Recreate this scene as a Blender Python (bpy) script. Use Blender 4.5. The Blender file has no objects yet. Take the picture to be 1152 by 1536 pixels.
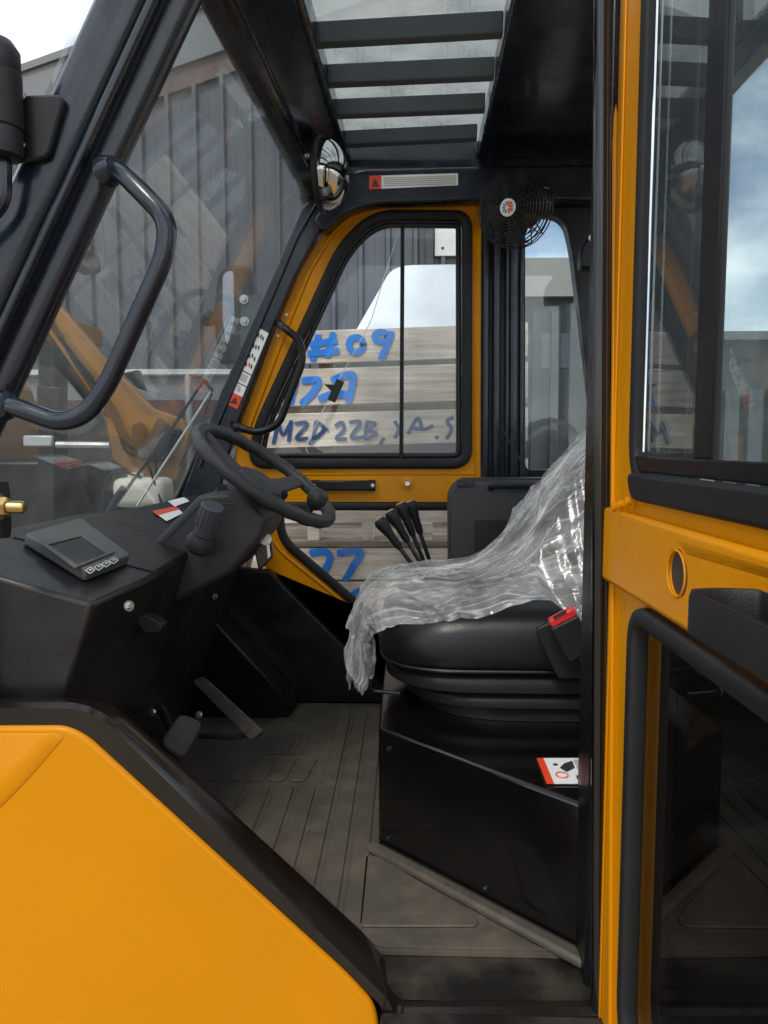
import bpy, bmesh, math, random
from mathutils import Vector as V, Matrix, noise as NZ
from mathutils.geometry import tessellate_polygon
R = math.radians
random.seed(7)
sc = bpy.context.scene
col = sc.collection
# ---------------------------------------------------------------- camera
YAW, PIT, FPX = R(1.8), R(5.0), 1154.0
CAM = V((0, 0, 1.70))
cd = bpy.data.cameras.new('camera'); cam = bpy.data.objects.new('camera', cd); col.objects.link(cam)
cam.location = CAM; cam.rotation_euler = (R(90) - PIT, 0, YAW)
cd.sensor_fit = 'VERTICAL'; cd.sensor_height = 36; cd.lens = 36 * FPX / 1536
cd.clip_start = .02; cd.clip_end = 600
sc.camera = cam
_f = V((-math.sin(YAW) * math.cos(PIT), math.cos(YAW) * math.cos(PIT), -math.sin(PIT)))
_r = V((math.cos(YAW), math.sin(YAW), 0)); _u = _r.cross(_f)
def ray(px, py): return _f + _r * ((px - 576) / FPX) + _u * ((768 - py) / FPX)
def PP(px, py, p0, n):
    d = ray(px, py); return CAM + d * ((p0 - CAM).dot(n) / d.dot(n))
def PY(px, py, Y): return PP(px, py, V((0, Y, 0)), V((0, 1, 0)))
def PX(px, py, X): return PP(px, py, V((X, 0, 0)), V((1, 0, 0)))
def PZ(px, py, Z): return PP(px, py, V((0, 0, Z)), V((0, 0, 1)))
# ---------------------------------------------------------------- world, sun, exposure
w = bpy.data.worlds.new('World'); sc.world = w; w.use_nodes = True
nt = w.node_tree; N = nt.nodes; L = nt.links
bg = N['Background']; bg.inputs[1].default_value = .12
sky = N.new('ShaderNodeTexSky'); sky.sky_type = 'NISHITA'; sky.sun_disc = False
sky.sun_elevation = R(50); sky.sun_rotation = R(200); sky.dust_density = .6; sky.air_density = 1.0
tc = N.new('ShaderNodeTexCoord'); mp = N.new('ShaderNodeMapping'); mp.inputs['Scale'].default_value = (1, 1, 2.2)
mp.inputs['Location'].default_value = (4.69, 19.91, 9.41)
cn = N.new('ShaderNodeTexNoise'); cn.inputs['Scale'].default_value = 1.9; cn.inputs['Detail'].default_value = 8; cn.inputs['Roughness'].default_value = .55
cr = N.new('ShaderNodeValToRGB'); cr.color_ramp.elements[0].position = .37; cr.color_ramp.elements[1].position = .52
cn2 = N.new('ShaderNodeTexNoise'); cn2.inputs['Scale'].default_value = 3.3; cn2.inputs['Detail'].default_value = 6
cc = N.new('ShaderNodeValToRGB'); cc.color_ramp.elements[0].color = (5.6, 6.2, 7.3, 1); cc.color_ramp.elements[1].color = (13.8, 14.3, 14.8, 1)
cc.color_ramp.elements[0].position = .36; cc.color_ramp.elements[1].position = .58
mx = N.new('ShaderNodeMix'); mx.data_type = 'RGBA'
L.new(tc.outputs['Generated'], mp.inputs[0]); L.new(mp.outputs[0], cn.inputs[0]); L.new(mp.outputs[0], cn2.inputs[0])
L.new(cn.outputs[0], cr.inputs[0]); L.new(cn2.outputs[0], cc.inputs[0])
L.new(cr.outputs[0], mx.inputs[0]); L.new(sky.outputs[0], mx.inputs[6]); L.new(cc.outputs[0], mx.inputs[7]); L.new(mx.outputs[2], bg.inputs[0])
sd = bpy.data.lights.new('sun', 'SUN'); sd.energy = 1.5; sd.angle = R(14); sd.color = (1, .95, .88)
sun = bpy.data.objects.new('sun', sd); col.objects.link(sun)
sun.rotation_euler = V((.28, .78, -.98)).to_track_quat('-Z', 'Y').to_euler()
vs = sc.view_settings; vs.view_transform = 'Standard'; vs.look = 'None'; vs.exposure = .25; vs.gamma = 1
try:
    sc.cycles.max_bounces = 10; sc.cycles.transparent_max_bounces = 24; sc.cycles.glossy_bounces = 6; sc.cycles.sample_clamp_indirect = 6
    sc.cycles.use_denoising = True
except Exception: pass

# ---------------------------------------------------------------- materials
MAT = {}
def mat(name, c, rough=.5, metal=0, var=.12, vs_=6, rv=.12, bump=0, bs=60, coat=0, dust=0, spec=.5):
    m = bpy.data.materials.new(name); m.use_nodes = True; MAT[name] = m
    n = m.node_tree.nodes; l = m.node_tree.links; b = n['Principled BSDF']
    tc = n.new('ShaderNodeTexCoord'); ge = n.new('ShaderNodeNewGeometry')
    t = n.new('ShaderNodeTexNoise'); t.inputs['Scale'].default_value = vs_; t.inputs['Detail'].default_value = 6
    l.new(ge.outputs['Position'], t.inputs[0])
    r = n.new('ShaderNodeValToRGB'); r.color_ramp.elements[0].position = .3; r.color_ramp.elements[1].position = .7
    r.color_ramp.elements[0].color = tuple(x * (1 - var) for x in c) + (1,); r.color_ramp.elements[1].color = tuple(min(1, x * (1 + var)) for x in c) + (1,)
    l.new(t.outputs[0], r.inputs[0]); src = r.outputs[0]
    if dust:
        d = n.new('ShaderNodeTexNoise'); d.inputs['Scale'].default_value = 9; d.inputs['Detail'].default_value = 10; d.inputs['Roughness'].default_value = .7
        l.new(ge.outputs['Position'], d.inputs[0])
        dr = n.new('ShaderNodeMapRange'); dr.inputs[1].default_value = .45; dr.inputs[2].default_value = .78; dr.inputs[3].default_value = 0; dr.inputs[4].default_value = dust
        l.new(d.outputs[0], dr.inputs[0])
        mxn = n.new('ShaderNodeMix'); mxn.data_type = 'RGBA'; mxn.inputs[7].default_value = (.28, .23, .17, 1)
        l.new(dr.outputs[0], mxn.inputs[0]); l.new(src, mxn.inputs[6]); src = mxn.outputs[2]
    l.new(src, b.inputs['Base Color'])
    rr = n.new('ShaderNodeMapRange'); rr.inputs[3].default_value = max(.02, rough - rv); rr.inputs[4].default_value = min(1, rough + rv)
    rr.inputs[1].default_value = .25; rr.inputs[2].default_value = .75
    t2 = n.new('ShaderNodeTexNoise'); t2.inputs['Scale'].default_value = vs_ * 2.7; t2.inputs['Detail'].default_value = 8
    l.new(ge.outputs['Position'], t2.inputs[0]); l.new(t2.outputs[0], rr.inputs[0]); l.new(rr.outputs[0], b.inputs['Roughness'])
    b.inputs['Metallic'].default_value = metal; b.inputs['Coat Weight'].default_value = coat; b.inputs['Coat Roughness'].default_value = .12
    b.inputs['Specular IOR Level'].default_value = spec
    if bump:
        t3 = n.new('ShaderNodeTexNoise'); t3.inputs['Scale'].default_value = bs; t3.inputs['Detail'].default_value = 3
        l.new(ge.outputs['Position'], t3.inputs[0])
        bn = n.new('ShaderNodeBump'); bn.inputs['Strength'].default_value = bump; bn.inputs['Distance'].default_value = .002
        l.new(t3.outputs[0], bn.inputs['Height']); l.new(bn.outputs[0], b.inputs['Normal'])
    return m
mat('yellow', (.60, .228, .0), .28, var=.07, vs_=2.2, rv=.10, bump=.08, bs=200, coat=.06, spec=.2)
mat('black_paint', (.006, .011, .020), .25, var=.3, rv=.12, bump=.1, bs=160, coat=.15)  # blue in the base stands in for sky reflections on black paint
mat('black_satin', (.0045, .005, .0062), .34, var=.3, rv=.12, bump=.15, bs=260, spec=0.32)
mat('black_gloss', (.004, .0034, .003), .16, var=.3, rv=.08, bump=.06, bs=90, coat=.4)
mat('black_trim', (.012, .008, .006), .24, var=.3, rv=.1, bump=.08, bs=120, coat=.3, spec=0.4)
mat('grey_bar', (.05, .06, .07), .5, var=.15)
mat('rubber', (.013, .013, .014), .5, var=.2, rv=.1, spec=0.22)
mat('plastic', (.015, .0155, .0165), .45, var=.15, rv=.08, bump=.25, bs=500, spec=0.3)
mat('plastic_soft', (.030, .030, .031), .48, var=.15, rv=.08, bump=.3, bs=380, spec=0.35)
mat('vinyl', (.009, .0082, .008), .36, var=.15, rv=.06, bump=.14, bs=300, spec=0.4)
mat('mat_rubber', (.070, .060, .045), .62, var=.22, vs_=5, rv=.12, bump=.3, bs=200, dust=.38)
mat('pedal', (.05, .047, .042), .6, var=.2, bump=.4, bs=200, dust=.25)
mat('dusty_black', (.010, .009, .008), .4, var=.3, rv=.15, bump=.15, bs=120, dust=.25)
mat('chrome', (.75, .75, .74), .08, metal=1, var=.03, rv=.04)
mat('steel', (.55, .55, .53), .3, metal=1, var=.1)
mat('brass', (.62, .42, .16), .3, metal=1, var=.15)
mat('white_print', (.78, .78, .76), .4, var=.04)
mat('red_print', (.75, .06, .015), .4, var=.04)
mat('dark_print', (.03, .03, .03), .5, var=.1)
mat('grey_print', (.42, .42, .42), .5, var=.1)
mat('blue_print', (.03, .10, .35), .4, var=.1)
mat('buckle_red', (.62, .03, .03), .35, var=.06)
mat('tan_plastic', (.55, .26, .12), .45, var=.1)
mat('reservoir', (.72, .68, .58), .45, var=.06)
mat('screen', (.035, .038, .034), .12, var=.2, vs_=10)
mat('knob_grey', (.055, .058, .07), .5, var=.1, bump=.3, bs=400)
mat('concrete', (.27, .23, .175), .85, var=.25, vs_=1.2, bump=.6, bs=40, dust=.2)
mat('shed_sheet', (.085, .097, .118), .5, var=.10, vs_=1.1, rv=.1, bump=.1, bs=12)
mat('shed_rib', (.075, .086, .106), .5, var=.14, vs_=2)
mat('shed_band', (.15, .155, .16), .45, var=.1, vs_=1.5)
mat('rust', (.13, .085, .07), .7, var=.35, vs_=5)
mat('render_grey', (.24, .25, .26), .8, var=.1, vs_=1.5)
mat('maroon', (.12, .035, .035), .6, var=.15)
mat('roof_brown', (.22, .20, .17), .6, var=.12, vs_=.8)
mat('wall_pale', (.62, .63, .62), .6, var=.06)
mat('dark_wall', (.045, .045, .047), .6, var=.2)
mat('galv', (.5, .5, .5), .45, metal=.7, var=.2, vs_=8)
mat('loader_yellow', (.27, .12, .022), .5, var=.14, vs_=3, dust=.25)  # shade and glass haze are put into this darker yellow
mat('tyre', (.025, .025, .025), .8, var=.2, bump=.5, bs=60)
mat('green', (.28, .42, .05), .5)

def glass(name, tint=(1, 1, 1), rough=0., dirt=0., ior=1.5, gain=1.0):
    m = bpy.data.materials.new(name); m.use_nodes = True; MAT[name] = m
    n = m.node_tree.nodes; l = m.node_tree.links; n.remove(n['Principled BSDF']); out = n['Material Output']
    ge = n.new('ShaderNodeNewGeometry')
    fr = n.new('ShaderNodeFresnel'); mr = n.new('ShaderNodeMapRange'); mr.inputs[3].default_value = ior; mr.inputs[4].default_value = 1 / ior
    l.new(ge.outputs['Backfacing'], mr.inputs[0]); l.new(mr.outputs[0], fr.inputs['IOR'])
    tr = n.new('ShaderNodeBsdfTransparent'); tr.inputs[0].default_value = tint + (1,)
    gl = n.new('ShaderNodeBsdfGlossy'); gl.inputs['Roughness'].default_value = rough
    mi = n.new('ShaderNodeMixShader'); l.new(fr.outputs[0], mi.inputs[0]); l.new(tr.outputs[0], mi.inputs[1]); l.new(gl.outputs[0], mi.inputs[2])
    last = mi
    if dirt:
        df = n.new('ShaderNodeBsdfDiffuse'); df.inputs[0].default_value = (.6, .6, .57, 1)
        tl = n.new('ShaderNodeBsdfTranslucent'); tl.inputs[0].default_value = (.75, .77, .75, 1)
        ad = n.new('ShaderNodeMixShader'); ad.inputs[0].default_value = .5; l.new(df.outputs[0], ad.inputs[1]); l.new(tl.outputs[0], ad.inputs[2])
        nz = n.new('ShaderNodeTexNoise'); nz.inputs['Scale'].default_value = 7; nz.inputs['Detail'].default_value = 8; nz.inputs['Roughness'].default_value = .65
        l.new(ge.outputs['Position'], nz.inputs[0])
        r = n.new('ShaderNodeMapRange'); r.inputs[1].default_value = .3; r.inputs[2].default_value = .75; r.inputs[3].default_value = dirt * .35; r.inputs[4].default_value = dirt * 1.5
        l.new(nz.outputs[0], r.inputs[0])
        m2 = n.new('ShaderNodeMixShader'); l.new(r.outputs[0], m2.inputs[0]); l.new(mi.outputs[0], m2.inputs[1]); l.new(ad.outputs[0], m2.inputs[2]); last = m2
    l.new(last.outputs[0], out.inputs[0]); return m
glass('window_glass', (.98, .99, .985), dirt=.006, ior=1.33)
glass('screen_glass', (.90, .93, .93), dirt=.05, ior=1.85)  # dirt also carries painted haze, imitating reflections that dim the loader
glass('roof_glass', (.9, .94, .93), dirt=.42)
glass('door_glass', (.86, .92, .93), dirt=.012, ior=1.6)
glass('lower_glass', (.45, .45, .43), dirt=0, ior=1.5)
mat('dome_chrome', (.42, .42, .42), .05, metal=1, var=.03, rv=.03)
mat('mirror_glass', (.32, .36, .40), .03, metal=1, var=.05, rv=.01)
mat('cab_glass', (.50, .52, .54), .04, metal=1, var=.03, rv=.01)

def film_mat():
    m = bpy.data.materials.new('film'); m.use_nodes = True; MAT['film'] = m
    n = m.node_tree.nodes; l = m.node_tree.links; n.remove(n['Principled BSDF']); out = n['Material Output']
    at = n.new('ShaderNodeAttribute'); at.attribute_name = 'suv'
    def field(scale, rot, det, dist):
        mp = n.new('ShaderNodeMapping'); mp.inputs['Scale'].default_value = scale; mp.inputs['Rotation'].default_value = (0, 0, rot); l.new(at.outputs['Vector'], mp.inputs[0])
        nz = n.new('ShaderNodeTexNoise'); nz.inputs['Scale'].default_value = 1; nz.inputs['Detail'].default_value = det; nz.inputs['Distortion'].default_value = dist; nz.inputs['Roughness'].default_value = .5
        l.new(mp.outputs[0], nz.inputs[0]); return nz.outputs[0]
    f1 = field((4, 12, 1), .35, 3, 2.0); f2 = field((11, 22, 1), -.6, 3, 2.2)
    ad = n.new('ShaderNodeMath'); ad.operation = 'MULTIPLY_ADD'; ad.inputs[1].default_value = .45; l.new(f2, ad.inputs[0]); l.new(f1, ad.inputs[2])
    bp = n.new('ShaderNodeBump'); bp.inputs['Strength'].default_value = .6; bp.inputs['Distance'].default_value = .007; l.new(ad.outputs[0], bp.inputs['Height'])
    tr = n.new('ShaderNodeBsdfTransparent'); tr.inputs[0].default_value = (.95, .95, .94, 1)
    gl = n.new('ShaderNodeBsdfGlossy'); gl.inputs['Roughness'].default_value = .22; gl.inputs[0].default_value = (.9, .9, .9, 1); l.new(bp.outputs[0], gl.inputs['Normal'])
    df = n.new('ShaderNodeBsdfDiffuse'); df.inputs[0].default_value = (.82, .82, .80, 1); l.new(bp.outputs[0], df.inputs['Normal'])
    # milky layering varies in large patches
    mpp = n.new('ShaderNodeMapping'); mpp.inputs['Scale'].default_value = (5, 9, 1); l.new(at.outputs['Vector'], mpp.inputs[0])
    pz = n.new('ShaderNodeTexNoise'); pz.inputs['Scale'].default_value = 1.2; pz.inputs['Detail'].default_value = 5; l.new(mpp.outputs[0], pz.inputs[0])
    pr = n.new('ShaderNodeMapRange'); pr.inputs[1].default_value = .38; pr.inputs[2].default_value = .66; pr.inputs[3].default_value = .08; pr.inputs[4].default_value = .30; l.new(pz.outputs[0], pr.inputs[0])
    def crease(scale, rot, w_, amt):
        mp = n.new('ShaderNodeMapping'); mp.inputs['Scale'].default_value = scale; mp.inputs['Rotation'].default_value = (0, 0, rot); l.new(at.outputs['Vector'], mp.inputs[0])
        nz = n.new('ShaderNodeTexNoise'); nz.inputs['Scale'].default_value = 1; nz.inputs['Detail'].default_value = 2.5; nz.inputs['Distortion'].default_value = 1.0; l.new(mp.outputs[0], nz.inputs[0])
        sb = n.new('ShaderNodeMath'); sb.operation = 'SUBTRACT'; sb.inputs[1].default_value = .5; l.new(nz.outputs[0], sb.inputs[0])
        ab = n.new('ShaderNodeMath'); ab.operation = 'ABSOLUTE'; l.new(sb.outputs[0], ab.inputs[0])
        mr_ = n.new('ShaderNodeMapRange'); mr_.inputs[1].default_value = 0; mr_.inputs[2].default_value = w_; mr_.inputs[3].default_value = amt; mr_.inputs[4].default_value = 0; l.new(ab.outputs[0], mr_.inputs[0]); return mr_.outputs[0]
    cs = None
    for cc_ in (crease((3, 10, 1), .3, .03, .24), crease((6, 20, 1), -.4, .03, .16), crease((11, 17, 1), .9, .018, .14)):
        if cs is None: cs = cc_; continue
        mxm = n.new('ShaderNodeMath'); mxm.operation = 'MAXIMUM'; l.new(cs, mxm.inputs[0]); l.new(cc_, mxm.inputs[1]); cs = mxm.outputs[0]
    sm_ = n.new('ShaderNodeMath'); sm_.operation = 'ADD'; sm_.use_clamp = True; l.new(pr.outputs[0], sm_.inputs[0]); l.new(cs, sm_.inputs[1])
    m1 = n.new('ShaderNodeMixShader'); l.new(sm_.outputs[0], m1.inputs[0]); l.new(tr.outputs[0], m1.inputs[1]); l.new(df.outputs[0], m1.inputs[2])
    fr = n.new('ShaderNodeLayerWeight'); fr.inputs[0].default_value = .5; l.new(bp.outputs[0], fr.inputs['Normal'])
    pw = n.new('ShaderNodeMath'); pw.operation = 'POWER'; pw.inputs[1].default_value = 3.0; l.new(fr.outputs['Facing'], pw.inputs[0])
    mr = n.new('ShaderNodeMapRange'); mr.inputs[3].default_value = .055; mr.inputs[4].default_value = .5; l.new(pw.outputs[0], mr.inputs[0])
    m2 = n.new('ShaderNodeMixShader'); l.new(mr.outputs[0], m2.inputs[0]); l.new(m1.outputs[0], m2.inputs[1]); l.new(gl.outputs[0], m2.inputs[2])
    l.new(m2.outputs[0], out.inputs[0])
film_mat()

def wood_mat(name, c1, c2):
    m = bpy.data.materials.new(name); m.use_nodes = True; MAT[name] = m
    n = m.node_tree.nodes; l = m.node_tree.links; b = n['Principled BSDF']
    tc = n.new('ShaderNodeTexCoord'); oi = n.new('ShaderNodeObjectInfo')
    ad = n.new('ShaderNodeVectorMath'); l.new(tc.outputs['Object'], ad.inputs[0])
    cx = n.new('ShaderNodeCombineXYZ'); ml = n.new('ShaderNodeMath'); ml.operation = 'MULTIPLY'; ml.inputs[1].default_value = 37; l.new(oi.outputs['Random'], ml.inputs[0])
    l.new(ml.outputs[0], cx.inputs[0]); l.new(ml.outputs[0], cx.inputs[2]); l.new(cx.outputs[0], ad.inputs[1])
    mp = n.new('ShaderNodeMapping'); mp.inputs['Scale'].default_value = (2.2, 8, 34); l.new(ad.outputs[0], mp.inputs[0])
    t = n.new('ShaderNodeTexNoise'); t.inputs['Scale'].default_value = 1.4; t.inputs['Detail'].default_value = 8; t.inputs['Distortion'].default_value = .8; t.inputs['Roughness'].default_value = .6
    l.new(mp.outputs[0], t.inputs[0])
    r = n.new('ShaderNodeValToRGB'); r.color_ramp.elements[0].position = .32; r.color_ramp.elements[1].position = .66
    r.color_ramp.elements[0].color = c1 + (1,); r.color_ramp.elements[1].color = c2 + (1,); l.new(t.outputs[0], r.inputs[0])
    t2 = n.new('ShaderNodeTexNoise'); t2.inputs['Scale'].default_value = 5; t2.inputs['Detail'].default_value = 5; l.new(ad.outputs[0], t2.inputs[0])
    r2 = n.new('ShaderNodeMapRange'); r2.inputs[1].default_value = .3; r2.inputs[2].default_value = .7; r2.inputs[3].default_value = .66; r2.inputs[4].default_value = 1.15; l.new(t2.outputs[0], r2.inputs[0])
    mm = n.new('ShaderNodeMix'); mm.data_type = 'RGBA'; mm.blend_type = 'MULTIPLY'; mm.inputs[0].default_value = 1; l.new(r.outputs[0], mm.inputs[6]); l.new(r2.outputs[0], mm.inputs[7])
    l.new(mm.outputs[2], b.inputs['Base Color']); b.inputs['Roughness'].default_value = .85
    bn = n.new('ShaderNodeBump'); bn.inputs['Strength'].default_value = .4; bn.inputs['Distance'].default_value = .004; l.new(t.outputs[0], bn.inputs['Height']); l.new(bn.outputs[0], b.inputs['Normal'])
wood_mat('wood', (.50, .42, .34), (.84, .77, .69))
wood_mat('wood_shaded', (.13, .10, .075), (.30, .24, .18))  # darkened wood: shade between the boards is put into its colour
def spray_mat(name, c):
    m = bpy.data.materials.new(name); m.use_nodes = True; MAT[name] = m
    n = m.node_tree.nodes; l = m.node_tree.links; b = n['Principled BSDF']; out = n['Material Output']
    b.inputs['Base Color'].default_value = c + (1,); b.inputs['Roughness'].default_value = .7
    at = n.new('ShaderNodeAttribute'); at.attribute_name = 'cover'; ge = n.new('ShaderNodeNewGeometry')
    t = n.new('ShaderNodeTexNoise'); t.inputs['Scale'].default_value = 45; t.inputs['Detail'].default_value = 7; t.inputs['Roughness'].default_value = .75; l.new(ge.outputs['Position'], t.inputs[0])
    ad = n.new('ShaderNodeMath'); ad.operation = 'MULTIPLY_ADD'; ad.inputs[1].default_value = 1.1; l.new(at.outputs['Fac'], ad.inputs[0]); l.new(t.outputs[0], ad.inputs[2])
    mr = n.new('ShaderNodeMapRange'); mr.inputs[1].default_value = .66; mr.inputs[2].default_value = 1.02; mr.inputs[3].default_value = 0; mr.inputs[4].default_value = .97; l.new(ad.outputs[0], mr.inputs[0])
    tr = n.new('ShaderNodeBsdfTransparent'); mi = n.new('ShaderNodeMixShader'); l.new(mr.outputs[0], mi.inputs[0]); l.new(tr.outputs[0], mi.inputs[1]); l.new(b.outputs[0], mi.inputs[2]); l.new(mi.outputs[0], out.inputs[0])
spray_mat('spray_blue', (.012, .22, .80)); spray_mat('spray_navy', (.015, .06, .20))

# ---------------------------------------------------------------- mesh helpers
WORG = {}
def thing(name, loc, label, cat, group=None):
    o = bpy.data.objects.new(name, None); col.objects.link(o); o.location = loc; o.empty_display_size = .1
    WORG[o] = V(loc); tag(o, label, cat, group); return o
def tag(o, label, cat=None, group=None, kind=None):
    o['label'] = label
    if cat: o['category'] = cat
    if group: o['group'] = group
    if kind: o['kind'] = kind
    return o
def add(name, verts, faces, m, parent=None, bevel=0, seg=2, smooth=True, ang=35, sub=0, fixn=True):
    vs = [V(v) for v in verts]
    lo = V((min(v.x for v in vs), min(v.y for v in vs), min(v.z for v in vs))); hi = V((max(v.x for v in vs), max(v.y for v in vs), max(v.z for v in vs)))
    c = (lo + hi) / 2
    me = bpy.data.meshes.new(name); me.from_pydata([v - c for v in vs], [], faces)
    if fixn:
        bm = bmesh.new(); bm.from_mesh(me); bmesh.ops.remove_doubles(bm, verts=bm.verts, dist=1e-6); bmesh.ops.recalc_face_normals(bm, faces=bm.faces); bm.to_mesh(me); bm.free()
    if smooth:
        for p in me.polygons: p.use_smooth = True
        me.set_sharp_from_angle(angle=R(ang))
    me.materials.append(MAT[m] if isinstance(m, str) else m)
    o = bpy.data.objects.new(name, me); col.objects.link(o)
    o.location = c - (WORG[parent] if parent else V((0, 0, 0))); WORG[o] = c
    if parent: o.parent = parent
    if bevel:
        b = o.modifiers.new('bevel', 'BEVEL'); b.width = bevel; b.segments = seg; b.limit_method = 'ANGLE'; b.angle_limit = R(40)
    if sub:
        s = o.modifiers.new('sub', 'SUBSURF'); s.levels = s.render_levels = sub
    return o
def fillet(pts, r, n=5, closed=True):
    pts = [V(p) for p in pts]; out = []; k = len(pts)
    for i, p in enumerate(pts):
        if not closed and i in (0, k - 1): out.append(p); continue
        rr = r[i] if isinstance(r, (list, tuple)) else r
        a = pts[i - 1] - p; b = pts[(i + 1) % k] - p
        d = min(rr, a.length * .48, b.length * .48); A = p + a.normalized() * d; B = p + b.normalized() * d
        if d < 1e-5: out.append(p); continue
        for j in range(n + 1):
            t = j / n; out.append(A * (1 - t) ** 2 + p * 2 * t * (1 - t) + B * t * t)
    return out
def prism(loop, off):
    n = len(loop); off = V(off); vs = [V(p) for p in loop] + [V(p) + off for p in loop]
    return vs, [list(range(n)), list(range(2 * n - 1, n - 1, -1))] + [[i, (i + 1) % n, n + (i + 1) % n, n + i] for i in range(n)]
def plate(outer, holes, off):
    loops = [outer] + holes; pts = [V(p) for lp in loops for p in lp]; n = len(pts); off = V(off); fs = []; st = 0
    bm = bmesh.new(); vv = [bm.verts.new(p) for p in pts]
    for lp in loops:
        k = len(lp)
        for i in range(k):
            bm.edges.new((vv[st + i], vv[st + (i + 1) % k])); fs.append([st + i, st + (i + 1) % k, n + st + (i + 1) % k, n + st + i])
        st += k
    bm.verts.index_update()
    bmesh.ops.triangle_fill(bm, use_beauty=True, use_dissolve=False, edges=bm.edges[:])
    tri = [[v.index for v in f.verts] for f in bm.faces]; bm.free()
    return pts + [p + off for p in pts], tri + [[i + n for i in reversed(t)] for t in tri] + fs
def tube(path, r, n=10, closed=False):
    path = [V(p) for p in path]; k = len(path); vs = []; fs = []; ref = None
    for i, p in enumerate(path):
        if closed: t = path[(i + 1) % k] - path[i - 1]
        else: t = path[min(i + 1, k - 1)] - path[max(i - 1, 0)]
        t.normalize()
        if ref is None: ref = t.orthogonal().normalized()
        ref = (ref - t * ref.dot(t)).normalized(); b = t.cross(ref); rr = r[i] if isinstance(r, (list, tuple)) else r
        vs += [p + ref * (rr * math.cos(6.28318 * j / n)) + b * (rr * math.sin(6.28318 * j / n)) for j in range(n)]
    for i in range(k if closed else k - 1):
        for j in range(n): fs.append([i * n + j, i * n + (j + 1) % n, ((i + 1) % k) * n + (j + 1) % n, ((i + 1) % k) * n + j])
    if not closed: fs += [list(range(n))[::-1], [(k - 1) * n + j for j in range(n)]]
    return vs, fs
def merge(*vf):
    V_, F_ = [], []
    for v, f in vf:
        o = len(V_); V_ += v; F_ += [[i + o for i in q] for q in f]
    return V_, F_
def sweep(loop, nrm, prof, closed=True):
    loop = [V(p) for p in loop]; nrm = V(nrm).normalized(); k = len(loop); m = len(prof); vs = []; fs = []
    for i, p in enumerate(loop):
        a = (p - loop[i - 1]) if (closed or i) else (loop[1] - p); b = (loop[(i + 1) % k] - p) if (closed or i < k - 1) else (p - loop[i - 1])
        if a.length < 1e-7: a = b
        if b.length < 1e-7: b = a
        a.normalize(); b.normalize(); t = (a + b)
        t = t.normalized() if t.length > 1e-4 else a
        s = 1 / max(.5, a.dot(t)); o = t.cross(nrm).normalized()
        vs += [p + o * (x * s) + nrm * y for x, y in prof]
    for i in range(k if closed else k - 1):
        for j in range(m): fs.append([i * m + j, i * m + (j + 1) % m, ((i + 1) % k) * m + (j + 1) % m, ((i + 1) % k) * m + j])
    if not closed: fs += [list(range(m))[::-1], [(k - 1) * m + j for j in range(m)]]
    return vs, fs
def rprof(w, h, n=5, cx=0, cy=0):   # rounded (superellipse) profile
    q = 4 * n; return [(cx + w / 2 * math.copysign(abs(math.cos(2 * math.pi * i / q)) ** .6, math.cos(2 * math.pi * i / q)), cy + h / 2 * math.copysign(abs(math.sin(2 * math.pi * i / q)) ** .6, math.sin(2 * math.pi * i / q))) for i in range(q)]
def loft(loops, caps=True):
    m = len(loops[0]); vs = [V(p) for lp in loops for p in lp]; fs = []
    for i in range(len(loops) - 1):
        for j in range(m): fs.append([i * m + j, i * m + (j + 1) % m, (i + 1) * m + (j + 1) % m, (i + 1) * m + j])
    if caps: fs += [list(range(m))[::-1], [(len(loops) - 1) * m + j for j in range(m)]]
    return vs, fs
def lathe(org, ax, prof, n=24, caps=True):
    ax = V(ax).normalized(); u = ax.orthogonal().normalized(); v = ax.cross(u); org = V(org)
    return loft([[org + ax * h + (u * math.cos(6.28318 * j / n) + v * math.sin(6.28318 * j / n)) * max(r, 1e-4) for j in range(n)] for r, h in prof], caps)
def boxv(c, s, ex=V((1, 0, 0)), ey=V((0, 1, 0)), ez=V((0, 0, 1))):
    c = V(c); vs = [c + ex * (s[0] / 2 * a) + ey * (s[1] / 2 * b) + ez * (s[2] / 2 * d) for d in (-1, 1) for b in (-1, 1) for a in (-1, 1)]
    return vs, [[0, 2, 3, 1], [4, 5, 7, 6], [0, 1, 5, 4], [2, 6, 7, 3], [0, 4, 6, 2], [1, 3, 7, 5]]
def box2(a, b): a, b = V(a), V(b); return boxv((a + b) / 2, [abs(b[i] - a[i]) for i in range(3)])
def pxY(pts, Y): return [PY(x, y, Y) for x, y in pts]
def seam(o_parent, name, a, b, r, m): return add(name, *tube([a, b], r, 6), m, o_parent)
def bolt(parent, p, ax, r, m='steel', name='bolt'):
    ax = V(ax).normalized()
    return add(name, *merge(lathe(V(p), ax, [(r * 1.5, 0), (r * 1.5, r * .3), (r * .9, r * .3)], 18), lathe(V(p) + ax * r * .3, ax, [(r, 0), (r, r * .8), (r * .8, r)], 6)), m, parent)

# ================================================================ setting
YF, YN, ZF, ZC = 2.25, 1.03, None, 2.50
ZF = PY(600, 1466, 1.035).z          # cab floor level from its near edge
g = add('ground', [(-150, -60, 0), (150, -60, 0), (150, 200, 0), (-150, 200, 0)], [[0, 1, 2, 3]], 'concrete'); g['kind'] = 'structure'

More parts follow.
